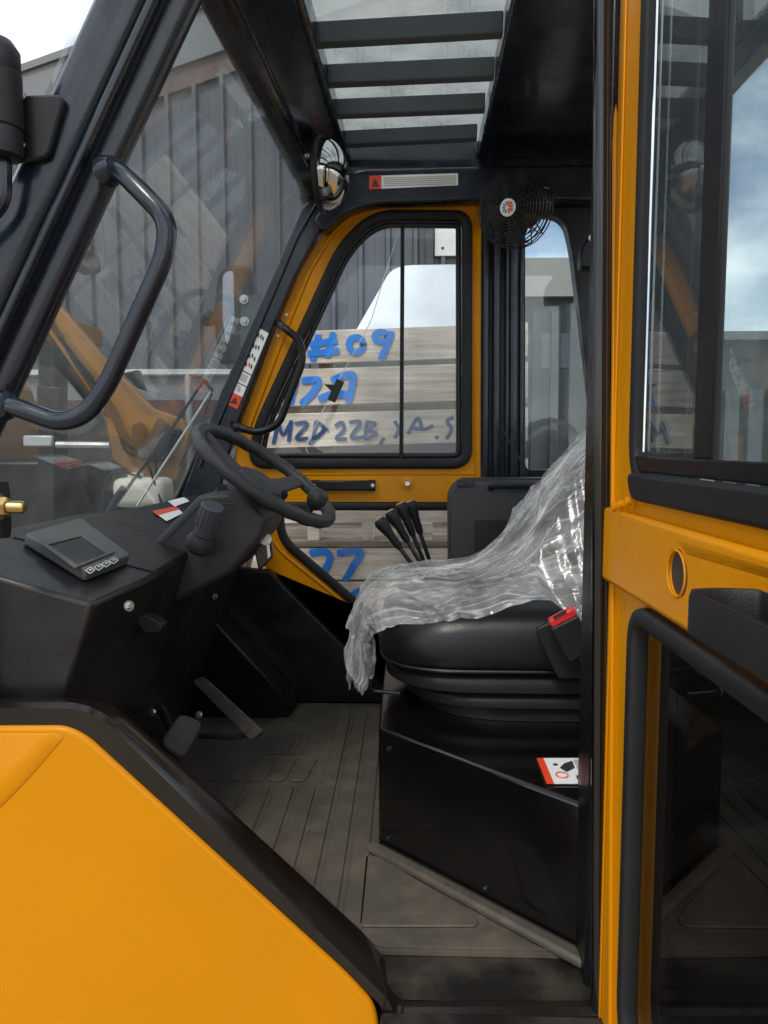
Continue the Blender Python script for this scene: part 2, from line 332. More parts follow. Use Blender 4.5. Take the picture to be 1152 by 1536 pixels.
# ---- corrugated shed behind (gable end), Y = 7
YS = 7.0
shed = thing('corrugated_shed', (-1, YS, 0), 'dark grey ribbed metal shed with sloping gable edge beyond the windscreen', 'shed')
zc = PY(250, 558, YS).z; pitch_x = 40 / FPX * YS
e0 = PY(30, 110, YS); e1 = PY(335, 10, YS); sl = (e1.z - e0.z) / (e1.x - e0.x)
b0 = PY(215, 155, YS); b1 = PY(375, 95, YS); sl2 = (b1.z - b0.z) / (b1.x - b0.x)
sl2 = sl = (sl + sl2) / 2
topz = lambda x: e0.z + sl * (x - e0.x)
bandz = lambda x: b0.z + sl * (x - b0.x)
xr = PY(768, 360, YS).x; xl = xr - pitch_x * 37
k = 0; x = xl
while x < xr - .01:
    x2 = min(x + pitch_x, xr)
    add('cladding_panel', *prism([(x, YS, zc), (x2 - .002, YS, zc), (x2 - .002, YS, bandz(x2)), (x, YS, bandz(x))], (0, .05, 0)), 'shed_sheet', shed)
    rw, rd = .030, .055; xc = x + pitch_x * .5
    lo = [(xc - rw, YS - .001, zc), (xc - rw * .55, YS - rd, zc), (xc + rw * .55, YS - rd, zc), (xc + rw, YS - .001, zc)]
    vs_ = lo + [(a, b, bandz(a)) for a, b, _ in lo]
    add('cladding_rib', vs_, [[0, 1, 5, 4], [1, 2, 6, 5], [2, 3, 7, 6], [3, 0, 4, 7], [0, 3, 2, 1], [4, 5, 6, 7]], 'shed_rib', shed, smooth=False)
    for zz in (zc + .12, zc + 1.5): 
        add('screw', *lathe((xc + .08, YS - .001, zz), (0, -1, 0), [(.011, 0), (.011, .004), (.006, .009)], 8), 'shed_band', shed)
    x = x2
def gband(name, f0, f1, y0, th, m):
    add(name, *prism([(xl, y0, f0(xl)), (xr + .04, y0, f0(xr + .04)), (xr + .04, y0, f1(xr + .04)), (xl, y0, f1(xl))], (0, th, 0)), m, shed)
gband('flashing', lambda x: bandz(x) - .02, lambda x: bandz(x) + .16, YS - .05, .06, 'rust')
gband('barge_board', lambda x: bandz(x) + .162, lambda x: bandz(x) + .55, YS - .09, .10, 'shed_band')
gband('barge_cap', lambda x: bandz(x) + .552, lambda x: topz(x), YS - .12, .13, 'shed_band')
add('roof', [(xl, YS - .1, topz(xl) + .005), (xr + .04, YS - .1, topz(xr) + .005), (xr + .04, YS + 9, topz(xr) + .005), (xl, YS + 9, topz(xl) + .005)] , [[0, 1, 2, 3]], 'shed_sheet', shed)
add('side_wall', *box2((xr - .001, YS + .06, 0), (xr + .04, YS + 9, topz(xr) - .05)), 'shed_sheet', shed)
add('corner_post', *box2((xr + .001, YS - .04, 0), (xr + .07, YS + .05, topz(xr) - .1)), 'shed_band', shed)
add('base_wall', *box2((xl, YS + .01, PY(250, 600, YS).z), (xr, YS + .06, zc - .002)), 'render_grey', shed)
add('painted_strip', *box2((xl, YS, PY(250, 622, YS).z), (xr, YS + .07, PY(250, 600, YS).z - .002)), 'maroon', shed)
add('plinth', *box2((xl, YS - .02, 0), (xr, YS + .06, PY(250, 622, YS).z - .002)), 'dark_wall', shed)
add('drip_rail', *box2((xl, YS - .06, zc - .03), (xr, YS - .004, zc + .02)), 'galv', shed, bevel=.006)
# guard rail in front of the shed
rail = thing('guard_rail', (-2, 6.2, 0), 'galvanised pipe guard rail standing in front of the ribbed shed', 'railing')
zr = PY(250, 561, 6.2).z; xa, xb = PY(-250, 560, 6.2).x, PY(430, 560, 6.2).x
add('top_rail', *tube([(xa, 6.2, zr), (xb, 6.2, zr)], .03, 10), 'galv', rail)
for px in (-120, 80, 283):
    xx = PY(px, 600, 6.2).x; add('post', *tube([(xx, 6.2, 0), (xx, 6.2, zr)], .03, 10), 'galv', rail)
# pale shed right of it and a brown-roofed warehouse farther off
add('downpipe', *box2((PY(637, 360, YS).x, YS - .10, zc), (PY(650, 360, YS).x, YS - .034, PY(640, 120, YS).z)), 'dark_wall', shed, bevel=.01)
add('white_sheet', *box2(PY(652, 384, YS - .06), PY(708, 342, YS - .034)), 'wall_pale', shed, bevel=.004)
for px in (664, 694): add('screw', *lathe(PY(px, 372, YS - .06), (0, -1, 0), [(.012, 0), (.012, .005), (.005, .01)], 8), 'dark_wall', shed)
YW = 17.
ware = thing('warehouse', (6, YW, 0), 'long warehouse with brown roof and bays filled with dark colour as shade seen past the seat', 'warehouse')
xa, xb = PY(735, 400, YW).x, PY(935, 400, YW).x; z1 = PY(830, 378, YW).z; z2 = PY(830, 447, YW).z; z3 = PY(830, 500, YW).z
z4 = PY(830, 552, YW).z
add('wall', *box2((xa, YW, 0), (xb, YW + 10, z4)), 'dark_wall', ware)
add('cladding', *box2((xa, YW - .02, z4), (xb, YW + 10, z3)), 'shed_sheet', ware)
add('bay_shade', *box2((xa + .02, YW + .05, z3), (xb - .02, YW + 9.9, z2)), 'dark_wall', ware)  # solid dark block paints the shade inside the bays
add('roof', *prism([(xa - .3, YW - .2, z2), (xb + .3, YW - .2, z2), (xb + .3, YW + .5, z1), (xa - .3, YW + .5, z1)], (0, 4, .0)), 'roof_brown', ware)
for i in range(7):
    xx = xa + (xb - xa) * (i + .5) / 7; add('pillar', *box2((xx - .1, YW - .12, 0), (xx + .1, YW - .021, z2 - .3)), 'dark_wall', ware)
far = thing('distant_shed', (14, 24, 0), 'low dark shed along the far side of the yard, seen through the open door glass', 'shed')
xa, xb = PY(940, 505, 24).x, PY(1300, 505, 24).x; zt = PY(1100, 512, 24).z
add('wall', *box2((xa, 24, 0), (xb, 30, zt)), 'dark_wall', far)
add('roof', *box2((xa - .3, 23.6, zt), (xb + .3, 30.4, zt + .25)), 'shed_band', far)
for i in range(10):
    xx = xa + (xb - xa) * (i + .5) / 10; add('bay_door', *box2((xx - .5, 23.93, 0), (xx + .5, 23.99, zt * .7)), 'shed_sheet', far)

# ---- wooden crates beyond the far door
YK = 2.78
def board(parent, q, Y, th=.022, m='wood', name='board'):
    return add(name, *prism(pxY(q, Y), (0, th, 0)), m, parent, bevel=.002, seg=1)
cA = thing('upper_crate', PY(560, 800, YK), 'upper wooden slatted crate with #09 and MZD·22B sprayed in blue', 'crate')
cB = thing('lower_crate', V((PY(560, 800, YK).x, YK, 0)), 'lower wooden crate under the other, a blue 27 sprayed on it', 'crate')
xL, xR = 372, 792
def rowq(yl, yl2, yr, yr2, a=xL, b=xR):   # y at px 450 / px 680
    f = lambda y0, y1, x: y0 + (y1 - y0) * (x - 450) / 230
    return [(a, f(yl2, yr2, a)), (b, f(yl2, yr2, b)), (b, f(yl, yr, b)), (a, f(yl, yr, a))]
board(cA, rowq(497, 546, 488, 538), YK); board(cA, rowq(554, 609, 546, 601), YK + .003); board(cA, rowq(620, 671, 614, 664), YK - .002)
board(cA, rowq(694, 750, 690, 746), YK); board(cA, rowq(757, 785, 755, 784), YK + .002)
for a, b in ((378, 412), (478, 500), (690, 716), (762, 788)):
    board(cA, [(a, 784), (b, 784), (b, 505), (a, 505)], YK + .026, .05, 'wood_shaded', 'post')
board(cA, rowq(611, 621, 603, 614), YK + .03, .03, 'wood_shaded', 'batten')
board(cA, rowq(500, 670, 495, 664, 384, 786), YK + 1.0, .02, 'wood_shaded', 'back_panel') if False else None
for i in range(4):
    y0 = 690 + i * 28; board(cA, rowq(y0, y0 + 24, y0, y0 + 24, 380, 788), YK + .55, .4, 'wood_shaded', 'packed_timber')
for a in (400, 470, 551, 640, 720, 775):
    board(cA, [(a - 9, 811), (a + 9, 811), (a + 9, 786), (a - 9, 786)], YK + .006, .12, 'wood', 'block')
    board(cA, [(a - 7, 811), (a + 9, 811), (a + 9, 786), (a - 7, 786)], YK + .5, .12, 'wood_shaded', 'block')
board(cB, rowq(811.6, 821, 811.6, 821), YK - .004, .9, 'wood_shaded', 'deck_board')
board(cB, rowq(822.5, 870, 821.6, 869), YK); board(cB, rowq(873, 925, 873, 925), YK + .003); board(cB, rowq(929, 980, 929, 980), YK - .002)
board(cB, rowq(985, 1040, 985, 1040), YK); board(cB, rowq(1045, 1100, 1045, 1100), YK + .002)
for a in (385, 480, 700, 775):
    board(cB, [(a - 14, 1380), (a + 14, 1380), (a + 14, 823), (a - 14, 823)], YK + .026, .05, 'wood_shaded', 'post')
for i in range(5):
    y0 = 1105 + i * 52; board(cB, rowq(y0, y0 + 48, y0, y0 + 48), YK + .001 * (i % 3))
# sprayed writing
def spray(strokes, wpx, parent, m, Y, name, conv):
    vs, fs, cov = [], [], []
    for st in strokes:
        p = [V((*conv(*q), 0)) for q in st]
        if len(p) > 2: # smooth
            s = []
            for i in range(len(p) - 1):
                a, b, c, d = p[max(i - 1, 0)], p[i], p[i + 1], p[min(i + 2, len(p) - 1)]
                for j in range(5):
                    t = j / 5; s.append(.5 * ((2 * b) + (c - a) * t + (2 * a - 5 * b + 4 * c - d) * t * t + (3 * b - a - 3 * c + d) * t ** 3))
            s.append(p[-1]); p = s
        else:
            p = [p[0].lerp(p[1], i / 6) for i in range(7)]
        t0 = (p[1] - p[0]).normalized(); t1 = (p[-1] - p[-2]).normalized()
        p = [p[0] - t0 * wpx * .6] + p + [p[-1] + t1 * wpx * .6]
        o = len(vs); K = 7
        for i, q in enumerate(p):
            t = (p[min(i + 1, len(p) - 1)] - p[max(i - 1, 0)]).normalized(); nn = V((-t.y, t.x, 0))
            for j in range(K):
                f = (j / (K - 1) - .5) * 2; r = q + nn * (f * wpx)
                vs.append(PY(r.x, r.y, Y)); cov.append((1 - f * f) * (0 if i in (0, len(p) - 1) else 1))
        for i in range(len(p) - 1):
            for j in range(K - 1): fs.append([o + i * K + j, o + i * K + j + 1, o + (i + 1) * K + j + 1, o + (i + 1) * K + j])
        Y -= .0004
    o = add(name, vs, fs, m, parent, fixn=False); at = o.data.attributes.new('cover', 'FLOAT', 'POINT')
    at.data.foreach_set('value', cov); return o
c8 = lambda x, y: (380 + x * .2778, 480 + y * .2778)
c7 = lambda x, y: (380 + x * .33, 600 + y * .33)
el = lambda cx, cy, rx, ry: [(cx + rx * math.cos(a * .5236), cy + ry * math.sin(a * .5236)) for a in range(13)]
spray([[(350, 85), (322, 215)], [(432, 75), (400, 195)], [(310, 130), (445, 112)], [(300, 182), (455, 165)], el(555, 133, 38, 40), el(690, 90, 34, 26), [(745, 68), (720, 140), (690, 208)]], 6.2, cA, 'spray_blue', YK - .004, 'sprayed_writing', c8)
spray([[(228, 320), (195, 455)], [(270, 328), (350, 325), (325, 385), (265, 450)], [(430, 325), (485, 300), (540, 300), (530, 365), (515, 435)], [(360, 425), (430, 400), (530, 402)]], 6.6, cA, 'spray_blue', YK - .003, 'sprayed_writing', c8)
spray([[(108, 665), (135, 550)], [(135, 550), (160, 620), (205, 548)], [(205, 548), (190, 655)], [(228, 558), (292, 560), (232, 638), (290, 640)], [(338, 548), (320, 662)], [(338, 548), (382, 590), (302, 665)], [(394, 592), (402, 592)],
       [(445, 570), (478, 552), (488, 592), (448, 640), (500, 642)], [(522, 552), (578, 552), (528, 632), (592, 632)], [(612, 552), (602, 640)], [(612, 548), (660, 562), (618, 592), (665, 612), (605, 645)], [(702, 640), (686, 672)],
       [(765, 548), (800, 612)], [(803, 560), (766, 636)], [(838, 612), (888, 530), (912, 592)], [(848, 582), (925, 590), (968, 572)], [(985, 634), (995, 634)], [(1078, 528), (1046, 545), (1070, 590), (1046, 640)]], 3.4, cA, 'spray_navy', YK - .0065, 'sprayed_writing', c8)
spray([[(262, 695), (325, 690), (348, 720), (318, 790)], [(388, 695), (488, 690), (455, 755), (420, 815)]], 6.5, cB, 'spray_blue', YK - .004, 'sprayed_writing', c7)
spray([[(450, 885), (485, 862)]], 5, cB, 'spray_blue', YK - .001, 'sprayed_writing', c7)

# ---- parked cab behind the crates, its sloping windscreen reflects the clouds
Yc = 4.0
pk = thing('parked_cab', (PY(640, 500, Yc).x, Yc + .5, 0), 'dark vehicle cab behind the crates with a sloping windscreen mirroring clouds', 'vehicle')
q = [PY(520, 520, Yc), PY(720, 520, Yc), PY(720, 396, Yc + .55), PY(590, 398, Yc + .55)]
wl = fillet(q, [.02, .02, .1, .12], 6)
nn = (q[1] - q[0]).cross(q[3] - q[0]).normalized(); nn = nn if nn.y > 0 else -nn
add('windscreen', *prism(wl, nn * .01), 'cab_glass', pk)
lo = [V((p.x, p.y, p.z)) + nn * .012 for p in q]
bk = [V((p.x, Yc + 1.6, p.z)) for p in q]
add('cab_shell', *loft([lo, bk]), 'dark_wall', pk)
add('body', *box2((q[0].x - .15, Yc + .02, .5), (q[1].x + .2, Yc + 2.6, q[0].z - .003)), 'dark_wall', pk, bevel=.05)
for xx in (q[0].x + .05, q[1].x):
    for yy in (Yc + .5, Yc + 2.0): add('wheel', *lathe((xx - .1, yy, .42), (1, 0, 0), [(.2, 0), (.4, .02), (.42, .06), (.42, .18), (.4, .22), (.2, .24)], 28), 'tyre', pk)

# ---- second loader parked beyond, seen through the windscreen
YL = 4.7
ld = thing('boom_loader', (PY(150, 700, YL).x, YL + .3, 0), 'second yellow loader with sloping boom arm parked beyond the windscreen', 'loader')
def lpx(name, pts, Y, th, m, bev=.012): return add(name, *prism(pxY(pts, Y), (0, th, 0)), m, ld, bevel=bev)
for dy in (0, .75):
    lpx('boom_arm', [(28, 436), (60, 424), (150, 530), (228, 612), (272, 628), (285, 650), (268, 715), (240, 742), (205, 715), (168, 690), (158, 632), (136, 590)], YL + dy, .07, 'loader_yellow')
lpx('cross_tube', [(60, 470), (90, 470), (90, 500), (60, 500)], YL + .071, .678, 'loader_yellow')
lpx('coupler', [(196, 640), (206, 632), (215, 640), (218, 660), (236, 626), (262, 650), (250, 690), (236, 694), (205, 688), (196, 668)], YL - .1, .08, 'black_satin')
lpx('lever_arm', [(185, 560), (205, 555), (215, 585), (250, 596), (205, 582)], YL + .3, .08, 'black_satin')
add('tilt_cylinder', *tube([PY(60, 500, YL + .4), PY(150, 612, YL + .4)], .05, 12), 'black_satin', ld)
add('cylinder_rod', *tube([PY(150, 612, YL + .4), PY(230, 660, YL + .4)], .028, 10), 'chrome', ld)
lpx('mast_post', [(56, 480), (82, 480), (82, 950), (56, 950)], YL + .2, .2, 'black_satin')
lpx('bracket', [(54, 578), (90, 580), (88, 618), (54, 618)], YL - .05, .12, 'black_satin')
lpx('front_frame', [(-200, 690), (120, 690), (150, 790), (140, 960), (-200, 960)], YL + .4, .5, 'black_satin', .03)
lpx('hood', [(-420, 560), (-60, 560), (-30, 690), (-30, 800), (-420, 800)], YL + .25, 1.0, 'loader_yellow', .06)
for k in range(3):
    add('hose', *tube(fillet([PY(62 + k * 5, 470, YL - .03), PY(120, 545 + k * 7, YL - .05), PY(172, 610 + k * 8, YL - .06), PY(190, 660 + k * 12, YL - .05), PY(225, 680, YL - .04)], .2, 4, False), .012, 6), 'rubber', ld)
for x, y, r in ((165, 618, .035), (268, 650, .03), (238, 728, .03), (210, 640, .025)): add('pivot_pin', *lathe(PY(x, y, YL - .002), (0, -1, 0), [(r, 0), (r, .02), (r * .6, .03)], 14), 'black_satin', ld)
add('cross_bar', *tube([PY(85, 667, YL - .08), PY(165, 668, YL - .08)], .022, 8), 'galv', ld)
add('plate', *prism(pxY([(34, 653), (78, 653), (78, 670), (34, 670)], YL - .1), (0, .04, 0)), 'galv', ld, bevel=.01)
c = PY(130, 800, YL); 
for dy in (-.1, 1.0):
    wh = add('wheel', *lathe((c.x, YL + dy, .62), (0, 1, 0), [(.25, .02), (.5, 0), (.6, .05), (.62, .12), (.62, .3), (.6, .37), (.5, .42), (.25, .4)], 36), 'tyre', ld)
    add('rim', *lathe((c.x, YL + dy, .62), (0, 1, 0), [(.0, .06), (.1, .04), (.12, .06), (.24, .08), (.26, .019), (.28, .017)], 28), 'loader_yellow', wh)

# ================================================================ the forklift
fk = thing('forklift', (0, 1.64, 0), 'new yellow and black forklift cab with its side door swung open', 'forklift')
# windscreen plane from three points on the two front pillars
wA, wB, wC = PY(462, 312, YF + .02), PY(268, 745, YF + .02), PY(-8, 400, YN + .03)
wN = (wB - wA).cross(wC - wA).normalized(); wN = wN if wN.x < 0 else -wN
def PW(px, py, off=0): return PP(px, py, wA + wN * off, wN)
def WSC(Y, Z):   # x on windscreen plane
    return wA.x - (wN.y * (Y - wA.y) + wN.z * (Z - wA.z)) / wN.x

# ---- near lower body: yellow panel, sill trim
YP = .995
path = [(-260, 1045), (132, 1047), (180, 1066), (604, 1484), (612, 1506), (905, 1506)]
rim = [(-260, 1062), (118, 1062), (160, 1082), (584, 1500), (592, 1524), (905, 1524)]
yel = [(-260, 1091), (98, 1090), (130, 1106), (520, 1462), (560, 1506), (568, 1536), (572, 1700), (572, 2600), (-260, 2600)]
fl = lambda pts, Y, r, closed=False: fillet(pxY(pts, Y), r, 6, closed)
yl = fillet(pxY(yel, YP), [0, .05, .05, .06, .05, .02, 0, 0, 0], 6)
bp = add('body_panel', *prism(yl, (0, .012, 0)), 'yellow', fk, bevel=.009, seg=4)
cr1 = [PY(-260, 1420, YP - .001), PY(0, 1212, YP - .001), PY(42, 1165, YP - .001), PY(98, 1100, YP - .001)]
# raised wheel-arch bulge left of the crease
bl = fillet(pxY([(-260, 1097), (90, 1097), (100, 1106), (40, 1176), (-10, 1226), (-260, 1440)], YP), [0, .02, .02, .1, .1, 0], 6)
add('wheel_arch_bulge', *loft([bl, [p + V((-.02, -.0035, -.006)) for p in bl]]), 'yellow', bp, bevel=.02, seg=5)
a = fl(rim, 1.0, .03); b = fl(path, 1.012, .03); b2 = fl([(x, y + 3) for x, y in path], 1.075, .03)
# sill: outer face, bevel, top, inner face
pth = lambda d, Y, dz=0: fillet([PY(x, y, 1.0) + V((0, Y - 1.0, dz)) for x, y in d], .03, 6, False)
inn = [(-260, 1046), (136, 1047), (180, 1062), (557, 1408), (600, 1476), (905, 1476)]
pin = lambda Y, dz_=0: fillet([PY(x, y, 1.08) + V((0, Y - 1.08, dz_)) for x, y in inn], .03, 6, False)
edge_in = [p.lerp(q_, .16) for p, q_ in zip(pth(rim, .999), pin(1.08))]
Lp = [pth(yel[:2] + [(130, 1104)] + [(575, 1512), (572, 1540), (905, 1540)], 1.001), pth(rim, .999), [p + V((0, 0, .006)) for p in edge_in], pin(1.076, .001), pin(1.08, -.003), pin(1.081, -.02), pin(1.081, -.5)]
n = min(len(q_) for q_ in Lp); vs_ = [p for q_ in Lp for p in q_[:n]]
fs_ = [[i * n + j, i * n + j + 1, (i + 1) * n + j + 1, (i + 1) * n + j] for i in range(len(Lp) - 1) for j in range(n - 1)]
add('door_sill', vs_, fs_, 'black_trim', fk, ang=25)
add('step_edge', *box2((PY(571, 1527, 1.0).x, .97, PY(700, 1620, .99).z), (PY(905, 1527, 1.0).x, 1.0005, PY(700, 1528, .99).z)), 'dusty_black', fk, bevel=.004)
lx = PY(-260, 1090, YP).x
# ---- floor and mat
xF0, xF1 = -1.05, .65
add('floor_pan', *box2((xF0, 1.03, ZF - .03), (xF1, YF + .02, ZF - .006)), 'dusty_black', fk)
fm = add('floor_mat', *prism([(-.62, 1.09, ZF - .005), (.62, 1.09, ZF - .005), (.62, 2.21, ZF - .005), (-.62, 2.21, ZF - .005)], (0, 0, .006)), 'mat_rubber', fk)
# ribs along the cab width (grooves between raised strips)
def strip(px_pts, h=.004, m='mat_rubber', nm='rib', r=.012):
    lp = fillet([V((p.x, max(p.y, 1.096), p.z)) for p in (PZ(x, y, ZF + .001) for x, y in px_pts)], r, 4); return add(nm, *prism(lp, (0, 0, h)), m, fm, bevel=.002, seg=1)
def rl(y, t):  # rib lines: edge k at y, from vanishing point through the base
    return 612 + t * (y - 667)
edges = [-.62, -.545, -.47, -.395, -.325, -.262, -.205, -.145, -.088]
for i in range(len(edges) - 1):
    t0, t1 = edges[i] + .006, edges[i + 1] - .006
    ya, yb = (1180, 1480) if i < 5 else (1066, 1520)
    strip([(rl(ya, t0), ya), (rl(ya, t1), ya), (rl(yb, t1), yb), (rl(yb, t0), yb)])
for i in range(5):
    x = 306 + i * 31.5
    strip([(x + 26, 1138), (x + 50 - i, 1138), (x + 26, 1173), (x, 1173)], .004)
for i in range(5):
    x = 398 + i * 11.5; strip([(x + 16, 1100), (x + 23, 1100), (x + 9, 1132), (x, 1132)], .004, r=.004)
strip([(420, 1071), (466, 1071), (462, 1082), (410, 1079)], .003)
strip([(548, 1285), (572, 1288), (718, 1380), (716, 1392), (538, 1392)], .004)
strip([(538, 1396), (730, 1396), (828, 1450), (826, 1459), (560, 1459)], .004)
# raised edging strip along the seat base on the floor
sb0, sb1 = PZ(562, 1270, ZF), PZ(892, 1446, ZF)
e = (sb1 - sb0); en = V((-e.y, e.x, 0)).normalized(); en = en if en.y < 0 else -en
add('mat_edge', *prism([sb0 + en * .028, sb1 + en * .028, sb1 + en * .002, sb0 + en * .002], (0, 0, .016)), 'mat_rubber', fm, bevel=.006)
# ---- seat base box with oblique near face
ZB = PY(570, 1093, PZ(565, 1272, ZF).y).z
p0 = PZ(568, 1272, ZF); p1 = PZ(900, 1450, ZF)
bt = [p0, p1, V((.65, p1.y, ZF)), V((.65, 2.1, ZF)), V((p0.x - .005, 2.1, ZF))]
sbx = add('seat_base', *prism([p + V((0, 0, .001)) for p in bt], (0, 0, ZB - ZF)), 'black_gloss', fk, bevel=.006, seg=3)
fn = (p1 - p0).normalized(); fo_ = V((fn.y, -fn.x, 0)); fo_ = fo_ if fo_.y < 0 else -fo_
for t_, h_ in ((.06, .03), (.06, .20), (.55, .03), (.93, .03)): bolt(sbx, p0.lerp(p1, t_) + V((0, 0, h_)) + fo_ * .0005, fo_, .0042, 'black_paint')
add('panel_joint', *tube([p0.lerp(p1, .02) + V((0, 0, .012)) + fo_ * .0008, p0.lerp(p1, .98) + V((0, 0, .012)) + fo_ * .0008], .0016, 6), 'rubber', sbx)
# sticker on the box top
sq = [(805, 1138), (893, 1138), (893, 1176), (820, 1176)]
def flatz(pts, Z, m, name, parent, h=.0012): return add(name, *prism([PZ(x, y, Z) for x, y in pts], (0, 0, h)), m, parent)
st = flatz(sq, ZB + .003, 'white_print', 'warning_sticker', sbx)
flatz([(805, 1138), (815, 1138), (831, 1176), (820, 1176)], ZB + .0045, 'red_print', 'print', st)
add('print', *lathe(PZ(833, 1147, ZB + .0045), (0, 0, 1), [(.004, 0), (.004, .0006)], 16), 'dark_print', st)
flatz([(846, 1146), (858, 1142), (862, 1152), (850, 1158), (840, 1152)], ZB + .0045, 'dark_print', 'print', st)
flatz([(860, 1140), (893, 1140), (893, 1166), (872, 1166)], ZB + .0045, 'grey_print', 'print', st, .0008)
flatz([(864, 1164), (893, 1160), (893, 1169), (866, 1169)], ZB + .0046, 'dark_print', 'print', st, .001)
rc = PZ(843, 1163, ZB + .0045)
add('print', *tube([rc + V((math.cos(t * .393) * .0095, math.sin(t * .393) * .0105, .0008)) for t in range(16)], .0009, 5, True), 'red_print', st)

# ---- seat: suspension bellows, cushion, backrest
seat = add('seat_cushion', [(0, 0, 0)] * 0 or boxv((0, 0, 0), (1, 1, 1))[0], boxv((0, 0, 0), (1, 1, 1))[1], 'vinyl', fk) if False else None
SY0, SY1 = 1.40, 1.90
zs = lambda py: PY(700, py, SY0).z
sx0 = PY(566, 980, SY0 + .1).x; sx1 = sx0 + .56
def rr(inset, z, fr=.10, nose=0):
    lp = [V((sx0 + inset + nose, SY0 + inset, z)), V((sx1 - inset, SY0 + inset, z)), V((sx1 - inset, SY1 - inset, z)), V((sx0 + inset + nose, SY1 - inset, z))]
    return fillet(lp, [fr, .06, .06, fr], 8)
zc0, zc1 = zs(1014), zs(922)
H = zc1 - zc0
prof = [(.035, zc0 - .004, .0), (.012, zc0 + .004, .0), (.002, zc0 + .018, 0), (0, zc0 + H * .35, 0), (.002, zc0 + H * .6, .004), (.010, zc0 + H * .82, .012), (.028, zc0 + H * .96, .022), (.06, zc1 + .004, .03), (.12, zc1 + .010, .03), (.2, zc1 + .012, .0)]
seat = add('seat_cushion', *loft([rr(i, z, .16, nz) for i, z, nz in prof]), 'vinyl', fk, ang=60)
# piping seam along the lower edge
add('piping', *tube(rr(.006, zc0 + .006, .16), .0035, 6, True), 'vinyl', seat)
zb = [zs(1018), zs(1045), zs(1070)]
bl = []
z_ = zs(1016)
for k, (yb_, ins, nose) in enumerate([(1046, .008, .006), (1070, .016, .035)]):
    z2 = zs(yb_); h = z_ - z2
    bl += [rr(ins + .02, z_, .16, nose), rr(ins + .004, z_ - h * .25, .17, nose), rr(ins, z_ - h * .55, .18, nose), rr(ins, z_ - h * .85, .19, nose), rr(ins + .012, z2, .2, nose)]
    z_ = z2 - .0005
bl += [rr(.03, z_ - .003, .2, .05), rr(.028, ZB + .002, .2, .05)]
add('suspension_bellows', *loft(bl), 'rubber', fk, ang=50)
# backrest, leaning back
bd = V((.50, 0, .866)).normalized(); bnm = V((-.866, 0, .50)); bo = V((.33, 0, zc1 - .03))
def bsec(t, half, th, c=1.65):
    o = bo + bd * t; prof = rprof(half * 2, th, 6); return [o + V((0, c + a - 0, 0)) + bnm * b for a, b in prof]
add('seat_backrest', *loft([bsec(0, .20, .08), bsec(.03, .235, .12), bsec(.15, .25, .13), bsec(.27, .25, .12), bsec(.36, .23, .11), bsec(.41, .19, .10), bsec(.44, .12, .06)]), 'vinyl', fk, ang=60)
# buckle and bracket
brk = add('belt_bracket', *prism(fillet(pxY([(802, 944), (832, 930), (850, 968), (884, 962), (890, 1018), (838, 1020)], SY0 - .03), .012, 4), (0, .012, 0)), 'plastic', fk, bevel=.003)
bk_ = add('buckle', *prism(fillet(pxY([(822, 938), (862, 918), (890, 966), (850, 988)], SY0 - .045), .004, 3), (0, -.028, 0)), 'plastic', brk, bevel=.004)
add('release_button', *prism(pxY([(820, 927), (857, 907), (863, 919), (825, 938)], SY0 - .048), (0, -.024, 0)), 'buckle_red', bk_, bevel=.003)
add('button_slot', *prism(pxY([(829, 925), (848, 914), (850, 918), (831, 929)], SY0 - .0725), (0, -.002, 0)), 'dark_print', bk_)
bolt(brk, PY(877, 989, SY0 - .031), (0, -1, 0), .006)
add('seat_lever', *tube(fillet([PY(556, 1018, SY0 + .06), PY(556, 1036, SY0 + .06), PY(600, 1040, SY0 + .06)], .012, 5, False), .004, 8), 'black_satin', fk)

# ---- dashboard
dA, dB, dC = PY(0, 862, 1.10), PY(140, 905, 1.10), PY(300, 742, 2.12)
dN = (dB - dA).cross(dC - dA).normalized(); dN = dN if dN.z > 0 else -dN
def PD(px, py, off=0): return PP(px, py, dA + dN * off, dN)
dl = [PD(-150, 815), PD(140, 905), PD(232, 864), PD(330, 812), PD(420, 752), PD(300, 738), PD(0, 799), PD(-150, 826)]
top = [PD(-120, 829), PD(140, 905), PD(222, 868), PD(405, 748), PD(292, 742), PD(0, 800)]
mat('dash_black', (.011, .011, .0115), .36, var=.25, rv=.12, bump=.2, bs=320, dust=.05, spec=.45)
dash = add('dashboard', *loft([[V((p.x + (.05 if i in (1, 2) else 0) * 0, p.y, p.z)) for i, p in enumerate(top)], [V((p.x - (.17 if i in (1, 2, 3) else 0), p.y + (.01 if i in (0, 1) else 0), ZF + .001)) for i, p in enumerate(top)]]), 'dash_black', fk, bevel=.008, seg=3)
# lower front wall
add('front_wall', *box2((-.95, 1.1, ZF), (-.62, 2.2, 1.5)), 'black_satin', fk)
for x, y in ((20, 890), (110, 920), (20, 1000), (85, 1010)):
    bolt(dash, PY(x, y, 1.108), (0, -1, .1), .0035, 'black_paint', 'screw')
add('panel_joint', *tube([PD(232, 858, .001), PD(20, 806, .001)], .0016, 6), 'rubber', dash)
